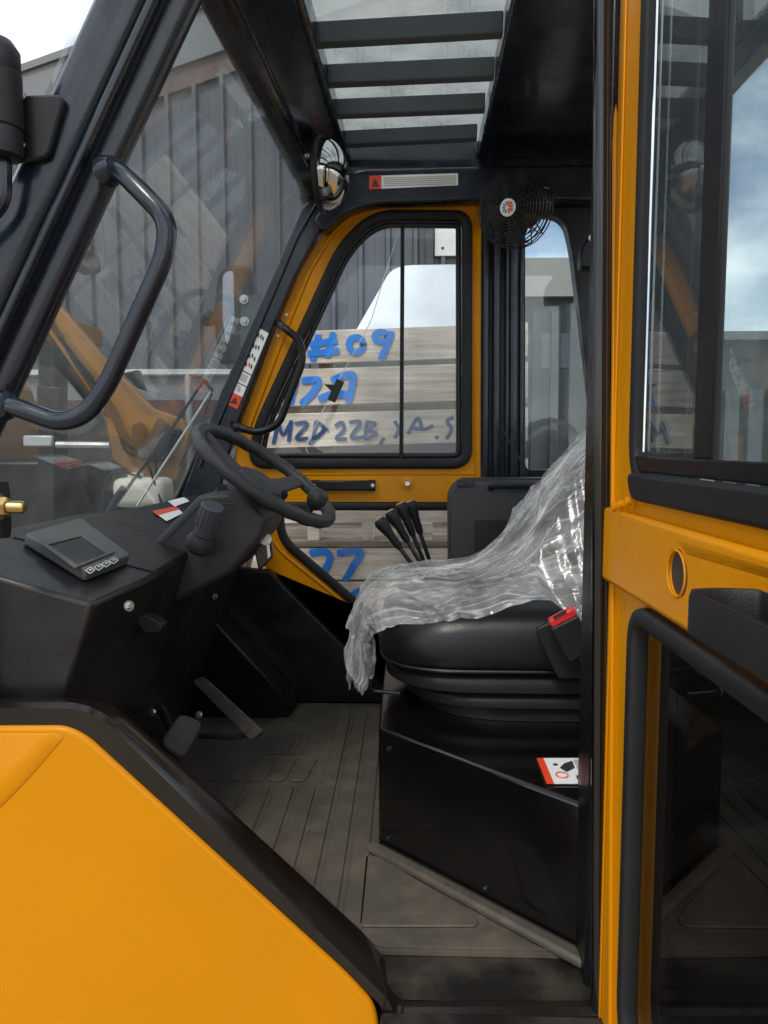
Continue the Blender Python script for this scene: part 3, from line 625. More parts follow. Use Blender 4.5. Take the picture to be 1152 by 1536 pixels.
# display unit
disp = [(33, 815), (118, 789), (193, 846), (127, 873)]
do = fillet([PD(x, y, .002) for x, y in disp], .012, 4)
mat('display_grey', (.075, .077, .074), .42, var=.1, bump=.2, bs=400)
dsp = add('display_unit', *prism(do, dN * .018), 'display_grey', dash, bevel=.005, seg=3)
sc_ = [(72, 819), (121, 806), (159, 832), (116, 849)]
bez = [(58, 814), (123, 796), (172, 830), (112, 854)]
vv, ff = plate([PD(x, y, .0205) for x, y in bez], [[PD(x, y, .0205) for x, y in sc_]], dN * .003)
add('bezel', vv, ff, 'display_grey', dsp, bevel=.001)
add('screen', *prism([PD(x, y, .0202) for x, y in sc_], dN * .001), 'screen', dsp)
for i, (x, y) in enumerate([(135, 857), (148, 852), (159, 847), (170, 842)]):
    c = [PD(x - 7, y + 1, .0215), PD(x, y - 4.5, .0215), PD(x + 7, y, .0215), PD(x, y + 5.5, .0215)]
    b = add('button', *prism(fillet(c, .002, 3), dN * .002), 'plastic', dsp)
    add('button_outline', *tube(fillet([p + dN * .0022 for p in c], .002, 3), .0006, 5, True), 'white_print', b)
    m = sum(c, V((0, 0, 0))) / 4 + dN * .0022
    add('button_mark', *prism([m.lerp(p + dN * .0022, .4) for p in c[:3]], dN * .0004), 'white_print', b)
# dash stickers
s1 = add('sticker', *prism([PD(x, y, .003) for x, y in [(252, 752), (276, 746), (284, 752), (262, 760)]], dN * .0008), 'white_print', dash)
s2 = add('sticker', *prism([PD(x, y, .003) for x, y in [(229, 767), (264, 760), (274, 770), (250, 782)]], dN * .0008), 'white_print', dash)
add('print', *prism([PD(x, y, .0043) for x, y in [(229, 767), (264, 760), (268, 764), (236, 773)]], dN * .0006), 'red_print', s2)
bolt(dash, PY(193, 909, 1.16), (.8, -.8, .2), .0055)
# key switch lever
lv = add('indicator_lever', *prism(fillet(pxY([(188, 922), (222, 924), (244, 938), (240, 950), (216, 950), (208, 938)], 1.3), .01, 4), (0, .03, 0)), 'plastic', dash, bevel=.006)
bolt(dash, PY(322, 895, 1.75), (.8, -.6, 0), .005)
# column cover
cv = add('column_cover', *prism(fillet(pxY([(214, 830), (299, 742), (345, 738), (402, 778), (392, 806), (345, 862), (262, 905), (228, 862)], 1.52), .012, 4), (0, .22, 0)), 'plastic_soft', fk, bevel=.010, seg=3)
add('column_guard', *prism(pxY([(203, 826), (219, 818), (246, 848), (240, 862)], 1.50), (0, .2, 0)), 'black_satin', cv, bevel=.003)
bolt(cv, PY(264, 832, 1.519), (0, -1, 0), .005)
add('cover_seam', *tube([PY(226, 836, 1.521), PY(300, 757, 1.521), PY(352, 756, 1.521)], .0022, 6), 'plastic', cv)
add('switch_slot', *prism(pxY([(336, 818), (352, 800), (354, 803), (338, 821)], 1.5195), (0, -.002, 0)), 'dark_print', cv)
# knob on the cover
k0, k1 = PY(304, 806, 1.47), PY(320, 758, 1.45)
ax = (k1 - k0); kl = ax.length; kx = ax.normalized()
kb = add('control_knob', *lathe(k0, ax, [(.019, kl * .1), (.021, kl * .35), (.0225, kl * .8), (.0225, kl * .97), (.020, kl)], 28), 'knob_grey', cv)
add('knob_base', *lathe(k0 - kx * .03, ax, [(.022, 0), (.030, .008), (.030, .022), (.022, .034), (.019, .036)], 28), 'plastic', kb)
for t in range(14):
    th = 6.2832 * t / 14; u = ax.orthogonal().normalized(); v = kx.cross(u)
    p = k0 + (u * math.cos(th) + v * math.sin(th)) * .0222
    add('grip_rib', *tube([p + kx * kl * .35, p + kx * kl * .95], .0016, 5), 'knob_grey', kb)
# key switch plate
kp = add('key_switch', *prism(pxY([(378, 812), (404, 790), (409, 836), (388, 858)], 1.62), (0, .02, 0)), 'black_gloss', cv, bevel=.003)
add('key', *merge(lathe(PY(399, 808, 1.61), (0, -1, 0), [(.013, 0), (.013, .006)], 14), prism(pxY([(400, 818), (404, 817), (406, 834), (402, 838)], 1.605), (0, .003, 0))), 'steel', kp)
# boss and wheel
wn = V((.57, -.10, .80)).normalized()           # wheel axis, towards the driver
wc = PY(398, 712, 1.64); Rw = .165
e1 = V((0, 1, 0)) - wn * wn.y; e1.normalize(); e2 = e1.cross(wn)
cir = lambda r, h=0, n=48: [wc + wn * h + (e1 * math.cos(6.28318 * i / n) + e2 * math.sin(6.28318 * i / n)) * r for i in range(n)]
sw = add('steering_wheel', *tube([p + wn * (.0012 * math.sin(i * 1.9)) for i, p in enumerate(cir(Rw, 0, 72))], .0145, 14, True), 'plastic_soft', fk)
add('hub', *lathe(wc - wn * .075, wn, [(.03, 0), (.055, .01), (.062, .035), (.064, .04), (.055, .052), (.05, .06), (.03, .068), (.001, .07)], 32), 'plastic_soft', sw)
add('column_boss', *lathe(wc - wn * .14, wn, [(.045, 0), (.052, .02), (.056, .045), (.07, .047), (.072, .062), (.05, .066)], 32), 'plastic', sw)
for ang in (20, 160, 270):
    d = e1 * math.cos(R(ang)) + e2 * math.sin(R(ang)); s = wn.cross(d)
    A, B = wc - wn * .03 + d * .035, wc + d * (Rw - .006)
    add('spoke', *loft([[A + s * a + wn * b for a, b in rprof(.055, .014, 3)], [A.lerp(B, .5) - wn * .004 + s * a + wn * b for a, b in rprof(.044, .012, 3)], [B + s * a + wn * b for a, b in rprof(.036, .012, 3)]]), 'plastic_soft', sw)
kc = PY(474, 750, 1.60)
add('spinner_knob', *lathe(kc - wn * .02, wn, [(.008, -.012), (.009, .0), (.016, .008), (.0215, .02), (.022, .03), (.018, .04), (.008, .045), (.001, .046)], 24), 'plastic_soft', sw)
add('column_stalk', *tube([PY(380, 745, 1.66), PY(424, 740, 1.80)], [.006, .006], 8), 'plastic', cv); add('stalk_knob', *lathe(PY(420, 742, 1.78), V((.5, .6, .1)), [(.006, -.02), (.014, -.008), (.016, .004), (.012, .014), (.001, .018)], 18), 'plastic', cv)

# ---- pedals
a0, a1, a2, a3 = PY(288, 1022, 1.72), PY(304, 1014, 1.72), PY(394, 1096, 1.60), PY(376, 1111, 1.60)
pd = (a1 - a0).cross(a3 - a0).normalized()
add('accelerator_pedal', *prism(fillet([a0, a1, a2, a3], .008, 3), pd * .014), 'pedal', fk, bevel=.003)
pa = bpy.data.objects['accelerator_pedal']
for k in range(9):
    t0, t1 = .10 + k * .095, .10 + k * .095 + .035
    w0, w1 = a0.lerp(a3, t0), a1.lerp(a2, t0); w2, w3 = a1.lerp(a2, t1), a0.lerp(a3, t1); pdn = pd if pd.dot(V((0, -1, .4))) > 0 else -pd; of_ = pdn * (.0145 if pd.dot(V((0, -1, .4))) > 0 else .0005)
    add('tread', *prism([w0.lerp(w1, .12) + of_, w0.lerp(w1, .88) + of_, w3.lerp(w2, .88) + of_, w3.lerp(w2, .12) + of_], pdn * .002), 'pedal', pa, bevel=.0006, seg=1)
add('pedal_arm', *tube([PY(300, 1104, 1.66), PY(350, 1106, 1.64), PY(385, 1100, 1.64)], .006, 8), 'dusty_black', fk)
bp_ = fillet([PY(240, 1112, 1.42), PY(270, 1068, 1.5), PY(307, 1082, 1.5), PY(276, 1140, 1.42)], .02, 5)
bn_ = (bp_[6] - bp_[0]).cross(bp_[14] - bp_[0]).normalized()
add('brake_pedal', *prism(bp_, bn_ * .018), 'pedal', fk, bevel=.005)
add('pedal_arm', *tube([PY(262, 1105, 1.5), PY(240, 1060, 1.7), PY(225, 1000, 1.8)], .01, 8), 'dusty_black', fk)
for q_ in ((229, 1068, 1.6), (299, 1072, 1.8)): bolt(fk, PY(*q_), (0, -1, .3), .006, 'steel')

# ---- far sill (mirror of the near one) and inner step
def mir(pts, Ys, Yd): return [V((p.x, Yd, p.z)) for p in pxY(pts, Ys)]
fsl = mir([(-100, 1040), (176, 1062), (604, 1484), (700, 1500)], 1.03, 2.195)
fsl2 = [fsl[0], fsl[1], fsl[2], V((.5, 2.195, fsl[2].z)), V((.5, 2.195, ZF)), V((fsl[0].x, 2.195, ZF))]
add('far_sill', *prism(fsl2, (0, .045, 0)), 'black_satin', fk, bevel=.006)
st2 = pxY([(316, 925), (346, 905)], 2.1)
q0, q1 = PY(318, 927, 2.06), PZ(441, 1064, ZF); q1 = PY(441, 1064, 2.06)
lp = [q0, q1, V((q1.x - .02, 2.06, ZF + .001)), V((-.62, 2.06, ZF + .001)), V((-.62, 2.06, q0.z + .05)), V((q0.x - .05, 2.06, q0.z + .03))]
add('footwell_box', *prism(lp, (0, .133, 0)), 'black_satin', fk, bevel=.005)

# ---- far door
YD = YF
fo = pxY([(352, 660), (415, 490), (452, 402), (487, 345), (515, 318), (560, 304), (722, 298), (719, 1035), (620, 1035), (392, 848), (360, 760)], YD)
fo = fillet(fo, [.02, .0, .03, .05, .05, .05, .004, 0, 0, .03, .03], 4)
h1 = fillet(pxY([(372, 702), (382, 640), (508, 366), (560, 317), (707, 318), (707, 702)], YD), [.06, .05, .07, .09, .05, .06], 7)
h2 = fillet(pxY([(415, 755), (708, 755), (708, 1000), (640, 1000), (418, 810)], YD), [.03, .01, .01, .03, .06], 6)
v_, f_ = plate(fo, [h1, h2], (0, .03, 0))
fd = add('far_door', v_, f_, 'yellow', fk, bevel=.004)
# raised bead following the window frame and the lower panel lines
def off_loop(lp, d):   # inset (d>0 shrinks) in the XZ plane
    c = sum(lp, V((0, 0, 0))) / len(lp); out = []
    for i, p in enumerate(lp):
        t = (lp[(i + 1) % len(lp)] - lp[i - 1]).normalized(); nn = V((-t.z, 0, t.x))
        if nn.dot(c - p) < 0: nn = -nn
        out.append(p + nn * d)
    return out
sealp = rprof(.031, .028, 4)
add('window_seal', *sweep(off_loop(h1, .013), (0, -1, 0), [(a, b + .004) for a, b in sealp]), 'rubber', fd)
s_in = off_loop(h1, .036)
add('glass_channel', *sweep(s_in, (0, -1, 0), [(a, b - .006) for a, b in rprof(.016, .014, 3)]), 'black_satin', fd)
fg = add('window_pane', *prism(off_loop(h1, .03), (0, .005, 0)), 'window_glass', fd); 
for v in fg.data.vertices: v.co.y += .012
mb0, mb1 = PY(604, 335, YD), PY(602, 690, YD)
add('pane_divider', *tube([mb0, mb1], .006, 8), 'rubber', fd)
slp = add('sliding_pane', *prism(fillet([V((p.x, YD + .022, p.z)) for p in pxY([(462, 690), (452, 668), (500, 580), (556, 480), (572, 420), (596, 352), (688, 345), (688, 690)], YD)], .02, 4), (0, .004, 0)), 'window_glass', fd)
add('pane_edge', *tube([V((p.x, YD + .02, p.z)) for p in fillet(pxY([(468, 690), (455, 672), (500, 582), (556, 480), (574, 420), (596, 350)], YD), .02, 4, False)], .0012, 6), 'white_print', slp)
add('pane_latch', *merge(prism(pxY([(505, 568), (516, 573), (502, 604), (491, 599)], YD - .004), (0, .014, 0)), prism(pxY([(486, 576), (503, 577), (500, 590)], YD - .002), (0, .01, 0))), 'plastic', slp, bevel=.002)
add('lower_seal', *sweep(off_loop(h2, .008), (0, -1, 0), [(a, b + .004) for a, b in rprof(.026, .024, 4)]), 'rubber', fd)
lg = add('lower_pane', *prism(off_loop(h2, .006), (0, .005, 0)), 'window_glass', fd)
for v in lg.data.vertices: v.co.y += .012
add('panel_bead', *tube([PY(440, 711, YD), PY(712, 711, YD), PY(713, 308, YD)], .004, 8), 'yellow', fd)
add('frame_bead', *tube(fillet(pxY([(374, 640), (430, 492), (466, 404), (500, 348), (540, 315), (600, 306), (712, 304)], YD), .03, 4, False), .006, 8), 'yellow', fd)
add('lower_bead', *tube(fillet(pxY([(404, 800), (420, 826), (500, 890), (540, 925)], YD), .03, 4, False), .007, 8), 'yellow', fd)
hb = add('pull_bar', *box2(PY(468, 735, YD - .012), PY(562, 721, YD - .032)), 'black_satin', fd, bevel=.004)
for x in (471, 559): bolt(hb, PY(x, 728, YD - .033), (0, -1, 0), .0035)
add('bar_mount', *box2(PY(467, 736, YD - .001), PY(478, 720, YD - .012)), 'black_satin', hb); add('bar_mount', *box2(PY(552, 736, YD - .001), PY(563, 720, YD - .012)), 'black_satin', hb)
bolt(fd, PY(611, 725, YD - .001), (0, -1, 0), .010)
add('bolt_collar', *lathe(PY(611, 725, YD - .0005), (0, -1, 0), [(.020, 0), (.020, .003), (.016, .004)], 20), 'yellow', fd)
for x, y in ((430, 472), (417, 504)): bolt(fd, PY(x, y, YD - .001), (0, -1, 0), .003)
# ---- far front pillar, label, grab handle
pl = pxY([(480, 286), (505, 316), (476, 352), (446, 408), (410, 490), (352, 650), (322, 770), (262, 770), (330, 590), (420, 388), (452, 312)], YF - .03)
fp = add('front_pillar', *prism(pl, (0, .075, 0)), 'black_paint', fk, bevel=.006, seg=3)
add('windscreen_seal', *tube([PW(470, 290, .0), PW(262, 758, .0)], .009, 8), 'rubber', fp)
add('pillar_lip', *tube([PY(478, 300, YF - .032), PY(446, 356, YF - .032), PY(300, 700, YF - .032)], .005, 8), 'black_paint', fp)
lab = [(389, 492), (403, 500), (356, 614), (338, 605)]
lb = add('pictogram_label', *prism(pxY(lab, YF - .0305), (0, -.001, 0)), 'white_print', fp)
LQ = [V((*p, 0)) for p in lab]
def lq(u, v): # u across 0..1, v down 0..1
    a = LQ[0].lerp(LQ[1], u); b = LQ[3].lerp(LQ[2], u); p = a.lerp(b, v); return (p.x, p.y)
def lpr(pts, m, Y=YF - .0318): return add('print', *prism(pxY([lq(*p) for p in pts], Y), (0, -.0006, 0)), m, lb)
lpr([(0, .84), (1, .84), (1, 1), (0, 1)], 'red_print'); lpr([(.25, .97), (.85, .95), (.55, .87)], 'dark_print', YF - .0326)
for v0 in (.06, .19, .31, .43):
    for j in range(3):
        u0 = .12 + j * .24 + random.uniform(-.04, .04); vv0 = v0 + random.uniform(-.01, .02)
        lpr([(u0, vv0), (u0 + .16, vv0 + .015), (u0 + .2, vv0 + .06), (u0 + .05, vv0 + .045)], 'red_print' if (v0 > .4 and j == 1) else 'dark_print')
for v0 in (.545, .70): lpr([(0, v0), (1, v0), (1, v0 + .012), (0, v0 + .012)], 'dark_print')
lpr([(.2, .58), (.8, .58), (.8, .67), (.2, .67)], 'grey_print'); lpr([(.3, .73), (.55, .73), (.7, .80), (.4, .8)], 'grey_print')
add('grab_handle', *tube(fillet([PY(418, 484, YF - .03), PY(424, 490, YF - .09), PY(450, 510, YF - .09), PY(455, 540, YF - .09), PY(418, 638, YF - .09), PY(385, 650, YF - .09), PY(356, 640, YF - .09), PY(350, 636, YF - .03)], .03, 6, False), .0105, 12), 'black_satin', fk)

# ---- roof: front header, side rail, skylight, rear panel, bars
sk = [PZ(x, y, ZC) for x, y in ((455, 0), (523, 243), (716, 243), (768, 0))]
def ext(a, b, Y): return a + (b - a) * ((Y - a.y) / (b.y - a.y))
skn0, skn1 = ext(sk[0], sk[1], 1.14), ext(sk[3], sk[2], 1.14)
xb_ = .70; YR0 = 1.0
xf = WSC(1.6, ZC) - .04
outer = [V((xf, YR0, ZC)), V((xb_, YR0, ZC)), V((xb_, YF + .1, ZC)), V((xf, YF + .1, ZC))]
v_, f_ = plate(outer, [[skn0, skn1, sk[2], sk[1]]], (0, 0, .06))
roof = add('roof', v_, f_, 'black_paint', fk, bevel=.006)
gl_ = [p + V((0, 0, .062)) for p in (skn0 + V((-.03, -.03, 0)), skn1 + V((.03, -.03, 0)), sk[2] + V((.03, .03, 0)), sk[1] + V((-.03, .03, 0)))]
add('roof_glass', *prism(gl_, (0, 0, .006)), 'roof_glass', roof)
bars = [((470, 48), (765, 31), 15), ((490, 110), (752, 98), 13.5), ((498, 160), (738, 150), 11.5), ((508, 206), (726, 195), 10), ((520, 243), (716, 236), 10.5)]
for (l_, r_, hh) in bars:
    a = PZ(l_[0] + 1, l_[1], ZC + .03); b = PZ(r_[0] - 10, r_[1] + .6, ZC + .03)
    # bar face tilted towards the doorway
    t = (b - a).normalized(); up = V((0, -.2, .98)); wdt = hh * 2 / FPX * a.y * .92
    vs_, fs_ = prism([a - up * wdt / 2, b - up * wdt / 2, b + up * wdt / 2, a + up * wdt / 2], (0, .012, -.008))
    add('roof_bar', vs_, fs_, 'grey_bar', roof, bevel=.002)
add('roof_fascia', *box2((xf, YF - .003, 2.40), (xb_ - .002, YF + .09, ZC - .001)), 'black_paint', fk)
# two more bars above the frame
for k in (1, 2):
    a = PZ(455, 48, ZC) + V((-.0, -.16 * k, 0)); b = PZ(768, 31, ZC) + V((.02, -.16 * k, 0)); up = V((0, .55, .83))
    add('roof_bar', *prism([a - up * .02, b - up * .02, b + up * .02, a + up * .02], (0, .012, -.008)), 'grey_bar', roof, bevel=.002)
# front header: hollow beam above the windscreen
h0 = [PZ(478, 288, 2.41), ext(PZ(478, 288, 2.41), PZ(340, 0, 2.41), 1.0)]
hd = loft([[h0[1], V((skn0.x - .012, 1.0, ZC - .002)), V((xf - .02, 1.0, ZC - .002)), V((h0[1].x - .05, 1.0, 2.41))],
           [V((h0[0].x, YF + .03, 2.41)), V((sk[1].x - .012, YF + .03, ZC - .002)), V((xf - .02, YF + .03, ZC - .002)), V((h0[0].x - .05, YF + .03, 2.41))]])
add('front_header', *hd, 'black_paint', fk, bevel=.008, seg=3)
add('header_lip', *tube([h0[0] + V((.012, 0, .012)), h0[1] + V((.012, 0, .012))], .005, 8), 'black_paint', fk)
# far side rail with sticker
sr = fillet(pxY([(470, 330), (512, 264), (540, 253), (725, 249), (905, 247), (905, 300), (722, 300), (560, 304), (515, 320), (486, 350)], YF - .06), [.01, .04, .02, 0, .01, .01, 0, .05, .05, .02], 5)
srl = add('side_rail', *prism(sr, (0, .056, 0)), 'black_paint', fk, bevel=.012, seg=4)
sk_ = add('warning_sticker', *prism(pxY([(554, 264), (687, 260), (687, 278), (554, 284)], YF - .0605), (0, -.001, 0)), 'white_print', srl)
add('print', *prism(pxY([(554, 264), (572, 263.5), (572, 283.4), (554, 284)], YF - .062), (0, -.0005, 0)), 'red_print', sk_)
add('print', *prism(pxY([(557, 280), (569, 280), (563, 267)], YF - .0628), (0, -.0005, 0)), 'dark_print', sk_)
for i in range(5):
    yy = 266.5 + i * 2.9; add('print', *prism(pxY([(576, yy), (684, yy - 3.2), (684, yy - 2.1), (576, yy + 1.1)], YF - .062), (0, -.0004, 0)), 'grey_print', sk_)
# ---- windscreen glass
wg = [PW(470, 296), PW(262, 770), None, None]
wt = WSC
wg = [V((WSC(YF, 2.41), YF, 2.41)), V((WSC(YF, 1.40), YF, 1.40)), V((WSC(YN, 1.40), YN, 1.40)), V((WSC(YN, 2.41), YN, 2.41))]
wsg = add('windscreen', *prism(wg, wN * .006), 'screen_glass', fk)
# wiper on the outside of the screen
def wip(pts, r, m='black_satin', nm='wiper_arm', off=.03): return add(nm, *tube([PW(x, y, off) for x, y in pts], r, 6), m, wsg)
wip([(163, 772), (200, 720), (250, 655), (306, 570)], .0045); wip([(205, 760), (250, 690), (318, 585)], .0035, 'steel'); wip([(306, 570), (318, 585)], .006)
wip([(160, 775), (176, 745), (186, 732)], .010, 'black_satin', 'wiper_base', .025)
wip([(268, 700), (300, 640), (318, 590)], .003, 'rubber', 'wiper_blade', .015)
# washer reservoir behind the screen
rv = [PX(178, 762, -1.0)]
rc = PY(216, 738, 2.25); 
rs = add('washer_tank', *boxv(rc, (.15, .12, .085)), 'reservoir', fk, bevel=.022, seg=4)
add('tank_cap', *lathe(rc + V((-.02, -.01, .043)), (0, 0, 1), [(.022, 0), (.022, .012), (.018, .014)], 18), 'reservoir', rs)
add('tank_lower', *boxv(rc + V((.0, 0, -.09)), (.15, .12, .07)), 'reservoir', rs, bevel=.015)
add('hose', *tube(fillet([rc + V((.05, -.04, .02)), rc + V((.06, -.06, .12)), rc + V((.03, -.06, .1)), rc + V((.09, -.05, -.1))], .03, 5, False), .004, 6), 'rubber', rs)
add('tank_frame', *tube(fillet([PY(148, 790, 2.2), PY(160, 715, 2.2), PY(180, 706, 2.2), PY(212, 716, 2.2)], .02, 4, False), .004, 6), 'black_satin', fk)
add('front_hood', *box2((-1.5, 1.15, .95), (-.80, 2.35, 1.44)), 'black_satin', fk, bevel=.03)
# ---- far outside mirror with bracket
mr = add('side_mirror', *prism(fillet(pxY([(327, 398), (372, 396), (380, 420), (378, 470), (362, 540), (326, 548), (318, 470)], 2.62), [.05, .05, .03, .02, .03, .03, .05], 5), (.01, .05, 0)), 'plastic', fk, bevel=.012, seg=3)
add('mirror_face', *prism(fillet(pxY([(334, 410), (350, 404), (352, 480), (340, 520), (334, 480)], 2.615), .02, 4), (0, .003, 0)), 'mirror_glass', mr)
mbk = add('mirror_bracket', *prism(fillet(pxY([(362, 445), (388, 440), (410, 448), (386, 520), (360, 520)], 2.33), .012, 4), (0, .006, 0)), 'grey_bar', fk)
for x, y in ((366, 449), (367, 482)): bolt(mbk, PY(x, y, 2.329), (0, -1, 0), .009)
add('mirror_arm', *tube([PY(352, 500, 2.6), PY(370, 505, 2.34)], .01, 8), 'black_satin', mr)
mk = add('mirror_pivot', *lathe(PY(313, 478, 2.6), (0, -1, 0), [(.012, -.02), (.026, -.01), (.028, .01), (.018, .024), (.001, .03)], 18), 'plastic', mr)
# ---- convex interior mirror
cm = PY(484, 262, 1.95); ma = V((.985, -.08, .02)).normalized()
cvx = add('convex_mirror', *lathe(cm, ma, [(.060, -.016), (.088, -.012), (.091, -.004), (.088, .003), (.085, .003)], 36), 'plastic', fk)
rs_ = .10; add('mirror_dome', *lathe(cm, ma, [(.085 * math.cos(t * math.pi / 24), .003 + .062 * math.sin(t * math.pi / 24)) for t in range(13)], 36), 'dome_chrome', cvx)
add('mirror_mount', *tube([cm - ma * .016, cm - ma * .05 + V((0, 0, -.01))], [.026, .022], 14), 'plastic', cvx)
for x, y in ((463, 233), ): bolt(fk, PY(x, y, 1.9), (.6, -.6, -.3), .007)

# ---- near front pillar and its hand rail
def sw_line(pts, prof, nrm): return sweep(pts, nrm, prof, closed=False)
ln = lambda d, Y: [PY(262 + d, -130, Y), PY(200 + d, 0, Y), PY(62 + d, 300, Y), PY(-70 + d, 586, Y), PY(-150 + d, 760, Y)]
a_, b_ = PY(222, -46, 1.05), PY(-120, 696, 1.05)
t_ = (b_ - a_).normalized()
npl = add('front_pillar', *sw_line([a_, a_.lerp(b_, .5), b_], rprof(.070, .075, 6), (0, -1, 0)), 'black_paint', fk, ang=50)
a2_, b2_ = PY(286, -46, 1.06), PY(-56, 696, 1.06)
add('pillar_flange', *sw_line([a2_, a2_.lerp(b2_, .5), b2_], rprof(.056, .04, 5), (0, -1, 0)), 'black_paint', npl, ang=50)
a3_, b3_ = PY(256, -46, 1.03), PY(-86, 696, 1.03)
add('pillar_bead', *sw_line([a3_, a3_.lerp(b3_, .5), b3_], rprof(.014, .03, 4), (0, -1, 0)), 'black_paint', npl, ang=50)
hr = fillet([PY(158, 252, 1.05), PY(178, 254, 1.0), PY(212, 288, .985), PY(252, 330, .98), PY(247, 385, .98), PY(160, 580, .98), PY(128, 622, .98), PY(90, 634, .98), PY(10, 606, .99), PY(-10, 600, 1.05)], .05, 7, False)
add('hand_rail', *tube(hr, .0125, 14), 'black_paint', fk)
for q_ in ((165, 254, 1.02), (8, 606, 1.0)): add('weld', *lathe(PY(*q_), V((-.7, .5, -.2)), [(.013, -.012), (.019, .0), (.021, .008), (.016, .014)], 14), 'black_paint', npl)
# lamp holder on the pillar
lb0 = PY(-4, 160, 1.0)
lh = add('mirror_clamp', *lathe(PY(-2, 235, .985), (0, 0, 1), [(.018, -.002), (.029, .0), (.030, .03), (.029, .032), (.031, .034), (.031, .098), (.029, .1), (.030, .104), (.030, .126), (.022, .138), (.001, .142)], 28), 'plastic', fk)
add('clamp_bracket', *prism(fillet(pxY([(26, 142), (88, 140), (96, 150), (72, 236), (30, 244)], 1.0), .008, 4), (0, .035, 0)), 'black_satin', lh, bevel=.004)
for q_ in ((34, 145), (34, 218)): bolt(lh, PY(q_[0], q_[1], .998), (0, -1, .3), .003)
add('mirror_stem', *tube(fillet([PY(-6, 236, .99), PY(6, 240, .985), PY(6, 300, .985), PY(-14, 326, .985), PY(-60, 350, .985)], .03, 6, False), .0095, 10), 'black_paint', lh)
add('mirror_foot', *prism(pxY([(112, 372), (136, 374), (138, 402), (108, 406)], 1.5), (0, .05, 0)), 'plastic', wsg, bevel=.006)
# brass pin at the door jamb
jb = add('door_latch_post', *lathe(PY(-6, 760, 1.02), (0, 0, 1), [(.016, -.042), (.018, -.03), (.018, .02), (.016, .034), (.004, .038)], 20), 'rubber', fk)
px_ = (PY(44, 761, 1.0) - PY(0, 760, 1.0)).normalized()
add('latch_pin', *merge(lathe(PY(-4, 760, 1.0), px_, [(.018, 0), (.018, .004), (.008, .005), (.0085, .034), (.007, .037), (.0001, .0375)], 18), lathe(PY(3, 760, 1.0), px_, [(.0135, 0), (.0135, .008), (.009, .009)], 6)), 'brass', jb)
add('jamb_post', *box2((PY(-150, 700, 1.03).x, 1.03, ZF), (PY(-75, 700, 1.03).x, 1.08, 1.75)), 'black_satin', fk, bevel=.01)

# ---- B pillar (near), far B pillar, quarter windows, rear frame
xB0 = PY(888, 768, YN).x
sealx = PY(898, 768, 1.02).x
bpn = add('door_pillar', *box2((xB0 + .006, 1.03, ZF - .1), (xB0 + .125, 1.11, ZC - .001)), 'black_satin', fk, bevel=.008)
pt = PY(906, -20, 1.0); pb = PY(899, 1560, 1.0)
add('door_seal', *tube([PY(903.5, -60, 1.012), PY(896.5, 1600, 1.012)], .0105, 12), 'black_gloss', fk)
add('pillar_edge', *tube([PY(911, -60, 1.008), PY(906, 1600, 1.008)], .005, 8), 'black_paint', fk)
pan = fillet(pxY([(722, 298), (915, 298), (915, 1035), (722, 1035)], YF), .005, 2)
qh = fillet(pxY([(788, 705), (788, 322), (846, 322), (858, 376), (893, 660), (893, 705)], YF), [.02, .03, .07, .03, .03, .02], 6)
v_, f_ = plate(pan, [qh], (0, .05, 0))
rq = add('rear_quarter_panel', v_, f_, 'black_satin', fk, bevel=.005)
qg = add('quarter_pane', *prism(off_loop(qh, -.01), (0, .005, 0)), 'door_glass', rq)
for v in qg.data.vertices: v.co.y += .02
for x, r in ((728, .010), (744, .012), (760, .006), (770, .014), (782, .008)):
    add('pillar_rib', *tube([PY(x + 2, 296, YF - .012), PY(x, 780, YF - .012)], r, 10), 'black_paint', rq)
add('speaker_box', *prism(fillet(pxY([(872, 372), (893, 340), (925, 335), (925, 400), (871, 403)], 2.0), .01, 4), (0, .05, 0)), 'black_satin', fk, bevel=.006)
bolt(fk, PY(888, 357, 1.998), (0, -1, 0), .006)
add('trailing_wire', *tube(fillet([PY(748, 636, 2.2), PY(765, 664, 2.19), PY(788, 705, 2.18), PY(790, 730, 2.18)], .03, 4, False), .0025, 6), 'rubber', fk)
# near quarter panel: lower body side + frame round a window, seen through the open door
nq = [V((xB0 + .128, 1.06, ZF - .3)), V((.70, 1.06, ZF - .3)), V((.70, 1.06, ZC - .001)), V((xB0 + .128, 1.06, ZC - .001))]
nh = fillet([V((xB0 + .15, 1.06, 1.62)), V((.67, 1.06, 1.62)), V((.66, 1.06, ZC - .06)), V((xB0 + .15, 1.06, ZC - .06))], .05, 5)
v_, f_ = plate(nq, [nh], (0, .03, 0)); nqp = add('near_quarter_panel', v_, f_, 'black_satin', fk, bevel=.005)
g_ = add('quarter_pane', *prism(nh, (0, .005, 0)), 'window_glass', nqp)
for v in g_.data.vertices: v.co.y += .012
ro = [V((.66, 1.095, ZF)), V((.66, YF - .002, ZF)), V((.66, YF - .002, ZC - .001)), V((.66, 1.095, ZC - .001))]
rh = fillet([V((.66, 1.12, 1.50)), V((.66, YF - .04, 1.50)), V((.66, YF - .04, ZC - .05)), V((.66, 1.12, ZC - .05))], .06, 5)
v_, f_ = plate(ro, [rh], (.04, 0, 0)); rp = add('rear_panel', v_, f_, 'black_satin', fk, bevel=.005)
g_ = add('rear_pane', *prism(rh, (.005, 0, 0)), 'window_glass', rp)
for v in g_.data.vertices: v.co.x += .012
add('rear_body', *box2((.72, 1.06, .5), (2.2, 2.28, 1.42)), 'yellow', fk, bevel=.05, seg=4)
add('rear_fender', *box2((xB0 + .13, .99, .45), (1.6, 1.055, ZF + .25)), 'black_satin', fk, bevel=.02)
add('chassis', *box2((-1.4, 1.1, .45), (2.3, 2.2, ZF - .04)), 'black_satin', fk)
